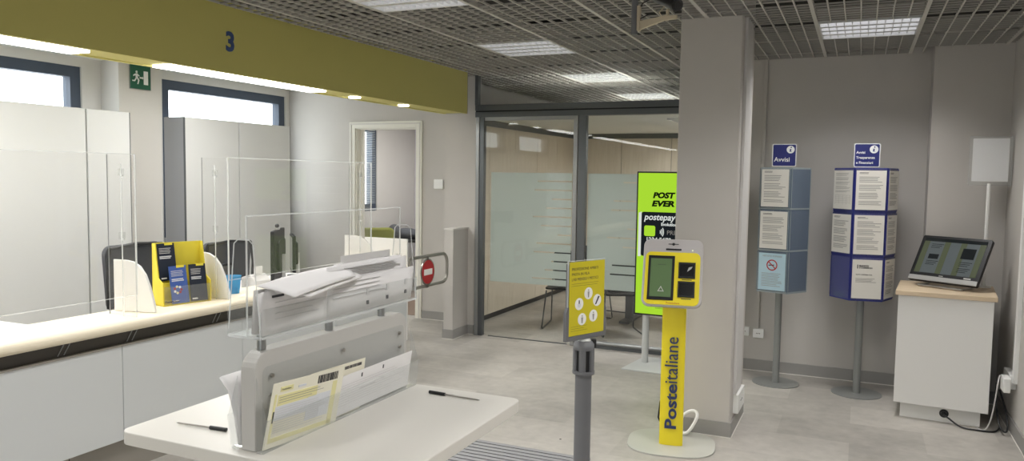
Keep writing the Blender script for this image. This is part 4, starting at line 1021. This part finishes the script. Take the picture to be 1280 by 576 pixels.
# top sheets, flopped over: corners A (near back) B (near front) C (far front) D (far back)
def flopped(A, B, C, D, rise, thick, label, nx=14, ny=8):
    b = MB(); V = []; F = []
    A, B, C, D = [Vector(q) for q in (A, B, C, D)]
    for i in range(nx + 1):
        u = i / nx
        for q in range(ny + 1):
            v = q / ny; p = (B.lerp(C, u)).lerp(A.lerp(D, u), v)
            p.z += rise * math.sin(PI * min(1, u * .8 + .1)) * (.35 + .65 * v) - .010 * (1 - v) ** 3
            V.append(tuple(p))
    for i in range(nx):
        for q in range(ny):
            a = i * (ny + 1) + q; F.append((a, a + ny + 1, a + ny + 2, a + 1))
    b.raw(V, F, 'paper', True); put(b, 'form_sheets', label, 'forms', 'forms in the upper tray', thick)
Z_ = TZ + .128
flopped((-.335, -.014, Z_ - .004), (-.345, -.140, Z_ - .008), (-.02, -.085, Z_ + .004), (.08, .035, Z_ + .004), .010, .004, 'curled white sheets lying over the near end of the upper tray')
flopped((-.32, -.02, Z_ - .016), (-.27, -.128, Z_ - .018), (.03, -.072, Z_ - .006), (.08, .03, Z_ - .008), .008, .005, 'second curled stack of sheets, just under the topmost one on the tray')
b = bent(-.07, .335, [(-.026, TZ + .01), (-.029, TZ + .08), (-.026, TZ + .146)], .003, 'paper'); gridlines(b, -.0, .31, TZ + .112, TZ + .138, -.0335, 9)
put(b, 'form_sheets', 'taller stack of white forms behind, at the far end of the upper tray', 'forms', 'forms in the upper tray', .008)
b = bent(.0, .33, [(-.008, TZ + .01), (-.008, TZ + .08), (-.004, TZ + .148)], .003, 'paper')
put(b, 'form_sheets', 'white forms between the taller stack and the clear divider', 'forms', 'forms in the upper tray', .020)
b = bent(-.095, .345, [(-.040, TZ + .008), (-.047, TZ + .05), (-.050, TZ + .112)], .003, 'paper')
for x, z in ((.09, .024), (.195, .026), (.30, .030)): b.box((x, -.0485, TZ + z), (x + .007, -.0475, TZ + z + .009), 'inkd'); b.box((x - .004, -.0515, TZ + z + .03), (x + .006, -.0505, TZ + z + .045), 'inkl')
gridlines(b, -.08, .2, TZ + .05, TZ + .10, -.0525, 12)
put(b, 'form_sheets', 'front stack of white forms with small dark marks, far end of the upper tray', 'forms', 'forms in the upper tray', .004)
b = bent(.04, .30, [(.008, TZ + .01), (.009, TZ + .10), (.010, TZ + .168)], .003, 'paperg')
put(b, 'form_sheets', 'light grey sheet standing up behind the divider of the upper tray', 'forms', 'forms in the upper tray', .0015)
# rear lower pocket: leaning forms seen at the near left
def lean(u, v): return (-.02 * v, 0, 0)
b = bent(-.345, -.06, [(.038, .006), (.044, .08), (.058, .15), (.080, .182)], .003, 'paper', fn=lean)
put(b, 'form_sheets', 'bent white forms in the lower pocket on the counter side of the board', 'forms', 'forms in the lower pockets', .010)
# front lower pocket
def form(name, label, x0, w, h, y, lean_, tiltz, mat, deco):
    b = MB(); b.prism([(0, 0, 0), (w, 0, 0), (w, 0, h), (0, 0, h)], (0, .0016, 0), mat); deco(b, w, h)
    o = b.build(name); o.matrix_basis = RM @ Matrix.Translation((x0, y, .008)) @ Matrix.Rotation(lean_, 4, 'X') @ Matrix.Rotation(tiltz, 4, 'Y')
    return tag(o, label, 'form', 'forms in the lower pockets')
def slip(b, w, h):
    y = -.0006
    b.box((.012, y, .014), (w - .026, 0, .026), 'formy'); b.box((.012, y, .026), (.020, 0, h - .03), 'formy'); b.box((w - .045, y, .014), (w - .026, 0, h - .035), 'formy')
    b.box((.026, y, h - .062), (w * .62, 0, h - .034), 'formy'); b.box((.020, y, h - .10), (w * .5, 0, h - .064), 'inkb'); b.box((w * .5, y, .045), (w - .05, 0, h - .06), 'inkb')
    b.box((.030, y - .0004, h - .026), (.078, 0, h - .013), 'formy'); b.text('Posteitaliane', .007, (.034, y - .0006, h - .022), FRONT, 'inkd', ext=.0001)
    b.box((.014, y - .0004, h - .105), (.019, 0, h - .075), 'inkd'); b.box((.10, y - .0004, h - .026), (.13, 0, h - .020), 'inkb')
    rd = random.Random(3); x = w - .115
    while x < w - .03:
        d = rd.choice((.001, .0016, .0026)); b.box((x, y - .0006, h - .030), (x + d, 0, h - .008), 'inkd'); x += d + rd.choice((.0022, .0034))
    textlines(b, .024, w - .05, h - .07, .034, 11, 'inkl', y - .0005, .25, 6, .3); textlines(b, .03, w - .07, h - .04, h - .06, 3, 'ink', y - .0005, .2, 7, .5)
    b.box((w * .68, y - .0007, .05), (w * .82, 0, .075), 'inkb')
def plain(b, w, h):
    for x in (w * .30, w * .58): b.box((x, -.0006, h - .022), (x + .006, 0, h - .010), 'inkd')
    textlines(b, .02, w - .03, h - .03, .02, 9, 'inkl', -.0005, .15, 9, .4); b.box((w * .3, -.0006, h * .5), (w * .5, 0, h * .52), 'inkl')
def bar(b, w, h):
    rd = random.Random(8); x = w - .10
    while x < w - .02:
        d = rd.choice((.0012, .002, .003)); b.box((x, -.0006, h - .018), (x + d, 0, h - .009), 'inkd'); x += d + rd.choice((.0012, .002))
form('form_slip', 'white form with a barcode, tucked behind the yellow payment slip', -.18, .25, .155, -.036, .12, 0.03, 'paper2', bar)
form('form_sheets', 'white form pad filling the far half of the front lower pocket', -.07, .40, .118, -.040, .16, .0, 'paper', plain)
form('form_slip', 'cream payment slip with yellow border and barcode in the front lower pocket', -.355, .295, .172, -.046, .16, .07, 'paper2', slip)

def pen(label, p, q):
    p = Vector(p); q = Vector(q); t = thing('ballpoint_pen', label, 'pen', p, 0, 'pens on the writing desk')
    d = (q - p)
    b = MB(); b.cyl(p, p + d * .33, .0052, 'black', 14); b.build('grip', t, world=True)
    b = MB(); b.cyl(p + d * .33, q, .0028, 'chrome', 12, .0022); b.build('barrel', t, world=True)
    b = MB(); b.cyl(q, q + d * .04, .0022, 'chrome', 10, .0006); b.build('tip', t, world=True)
pen('black pen with metal barrel lying on the right side of the writing desk', (-1.235, 2.125, 1.0056), (-1.06, 2.121, 1.0036))
pen('black pen with metal barrel on the left of the desk, partly behind the rack', (-1.535, 1.557, 1.0056), (-1.70, 1.547, 1.0036))

# ------------------------------------------------------------------ office behind the door
t = thing('office_armchair', 'green-yellow armchair seen through the office doorway', 'armchair', (-6.12, 9.1, 0), math.radians(40))
b = MB(); b.prism(rrect(.5, .55, .08), (0, .12, 0), 'olive', (0, .18, .66)); b.build('backrest', t, bevel=.03)
b = MB(); b.box((-.26, -.25, .28), (.26, .22, .46), 'olive'); b.build('seat', t, bevel=.03)
for s in (-1, 1):
    b = MB(); b.box((s * .30 - .05, -.25, .1), (s * .30 + .05, .25, .62), 'olive'); b.build('armrest', t, bevel=.02)
    for y in (-.2, .2): b = MB(); b.cyl((s * .25, y, 0), (s * .25, y, .3), .02, 'black'); b.build('leg', t)
t = thing('office_desk', 'dark office desk with clutter seen through the doorway', 'desk', (-6.0, 9.9, 0))
b = MB(); b.box((-.55, -.35, .72), (.45, .35, .75), 'deskd'); b.build('top', t)
for x in (-.5, .4): b = MB(); b.box((x, -.33, 0), (x + .04, .33, .72), 'deskd'); b.build('side_panel', t)
b = MB(); b.sphere((0, 0, .06), .16, 'dark', 1.6, 1, .55, 18, 10); b.sphere((.2, .05, .05), .13, 'dark', 1.3, 1, .5, 18, 10); b.sphere((-.2, -.02, .09), .1, 'dark', 1, .8, 1.1, 16, 10)
o = b.build('jacket'); place(o, (-6.12, 9.82, .76)); tag(o, 'dark jacket heaped on the office desk behind the door', 'jacket')
b = MB(); b.box((-.18, -.2, 0), (.18, .2, .9), 'deskd'); o = b.build('office_cabinet', bevel=.004); place(o, (-5.92, 10.52, 0)); tag(o, 'dark low cupboard under the office printer', 'cupboard')
t = thing('office_printer', 'black and white printer on the dark cupboard, right edge of the doorway', 'printer', (-5.92, 10.52, .9))
b = MB(); b.box((-.17, -.18, 0), (.17, .18, .16), 'white'); b.build('lower_case', t, bevel=.01); b = MB(); b.box((-.15, -.16, .16), (.15, .17, .27), 'black'); b.build('scanner_lid', t, bevel=.01)
b = MB(); b.box((-.10, -.195, .07), (.10, -.178, .11), 'black'); b.build('paper_slot', t)
b = MB()
for k in range(42): b.box((-6.63, 8.45, 1.27 + k * .026), (-6.605, 9.72, 1.273 + k * .026), 'blind')
o = b.build('window_blind'); tag(o, 'white slatted blind across the office window', 'blind')
b = MB(); b.cyl((-5.75, 10.86, 0), (-5.75, 10.86, H), .03, 'wall', 14); o = b.build('wall_pipe'); tag(o, 'vertical painted pipe on the office back wall', 'pipe')
b = MB()
for x, y in ((-1.71, 4.63), (-1.63, 4.2)): b.sphere((x, y, .0), .007, 'inkd', 1, 1, .4, 8, 6)
o = b.build('floor_specks'); tag(o, 'small dark specks of dirt on the grey floor', 'dirt', kind='stuff')

# ------------------------------------------------------------------ light
W_ = bpy.data.worlds.new('world'); bpy.context.scene.world = W_; W_.use_nodes = True
bg = W_.node_tree.nodes['Background']; bg.inputs[0].default_value = (.93, .97, 1.0, 1); bg.inputs[1].default_value = 5
def area(name, loc, rot, sx, sy, power=0, col=(1, 1, 1), portal=False, parent=None):
    l = bpy.data.lights.new(name, 'AREA'); l.shape = 'RECTANGLE'; l.size = sx; l.size_y = sy; l.energy = power; l.color = col
    o = bpy.data.objects.new(name, l); COL.objects.link(o); o.location = loc; o.rotation_euler = rot
    if portal: l.cycles.is_portal = True
    return o
for y0, y1, z0, z1 in WH: area('window_portal', (-6.80, (y0 + y1) / 2, (z0 + z1) / 2), (0, -PI / 2, 0), z1 - z0, y1 - y0, portal=True)
area('entrance_portal', (-.3, -3.19, 1.15), (PI / 2, 0, 0), 1.2, 2.3, portal=True)

sc = bpy.context.scene
sc.view_settings.view_transform = 'Standard'; sc.view_settings.look = 'None'; sc.view_settings.gamma = 1; sc.view_settings.use_curve_mapping = False
sc.view_settings.exposure = 0.0
cam = bpy.data.cameras.new('camera'); co = bpy.data.objects.new('camera', cam); COL.objects.link(co)
yaw, pit, rol = 0.421536566, -0.0702732349, 0.0143880218
fw = Vector((-math.sin(yaw) * math.cos(pit), math.cos(yaw) * math.cos(pit), math.sin(pit)))
r0 = Vector((math.cos(yaw), math.sin(yaw), 0)); u0 = r0.cross(fw)
rt = r0 * math.cos(rol) + u0 * math.sin(rol); up = -r0 * math.sin(rol) + u0 * math.cos(rol)
co.matrix_world = Matrix(((rt.x, up.x, -fw.x, 0), (rt.y, up.y, -fw.y, 0), (rt.z, up.z, -fw.z, 1.7), (0, 0, 0, 1)))
cam.sensor_width = 36; cam.lens = 968.466 / 1280 * 36; cam.clip_start = .05; cam.clip_end = 200
sc.camera = co
sc.cycles.max_bounces = 10; sc.cycles.transparent_max_bounces = 24; sc.cycles.diffuse_bounces = 5
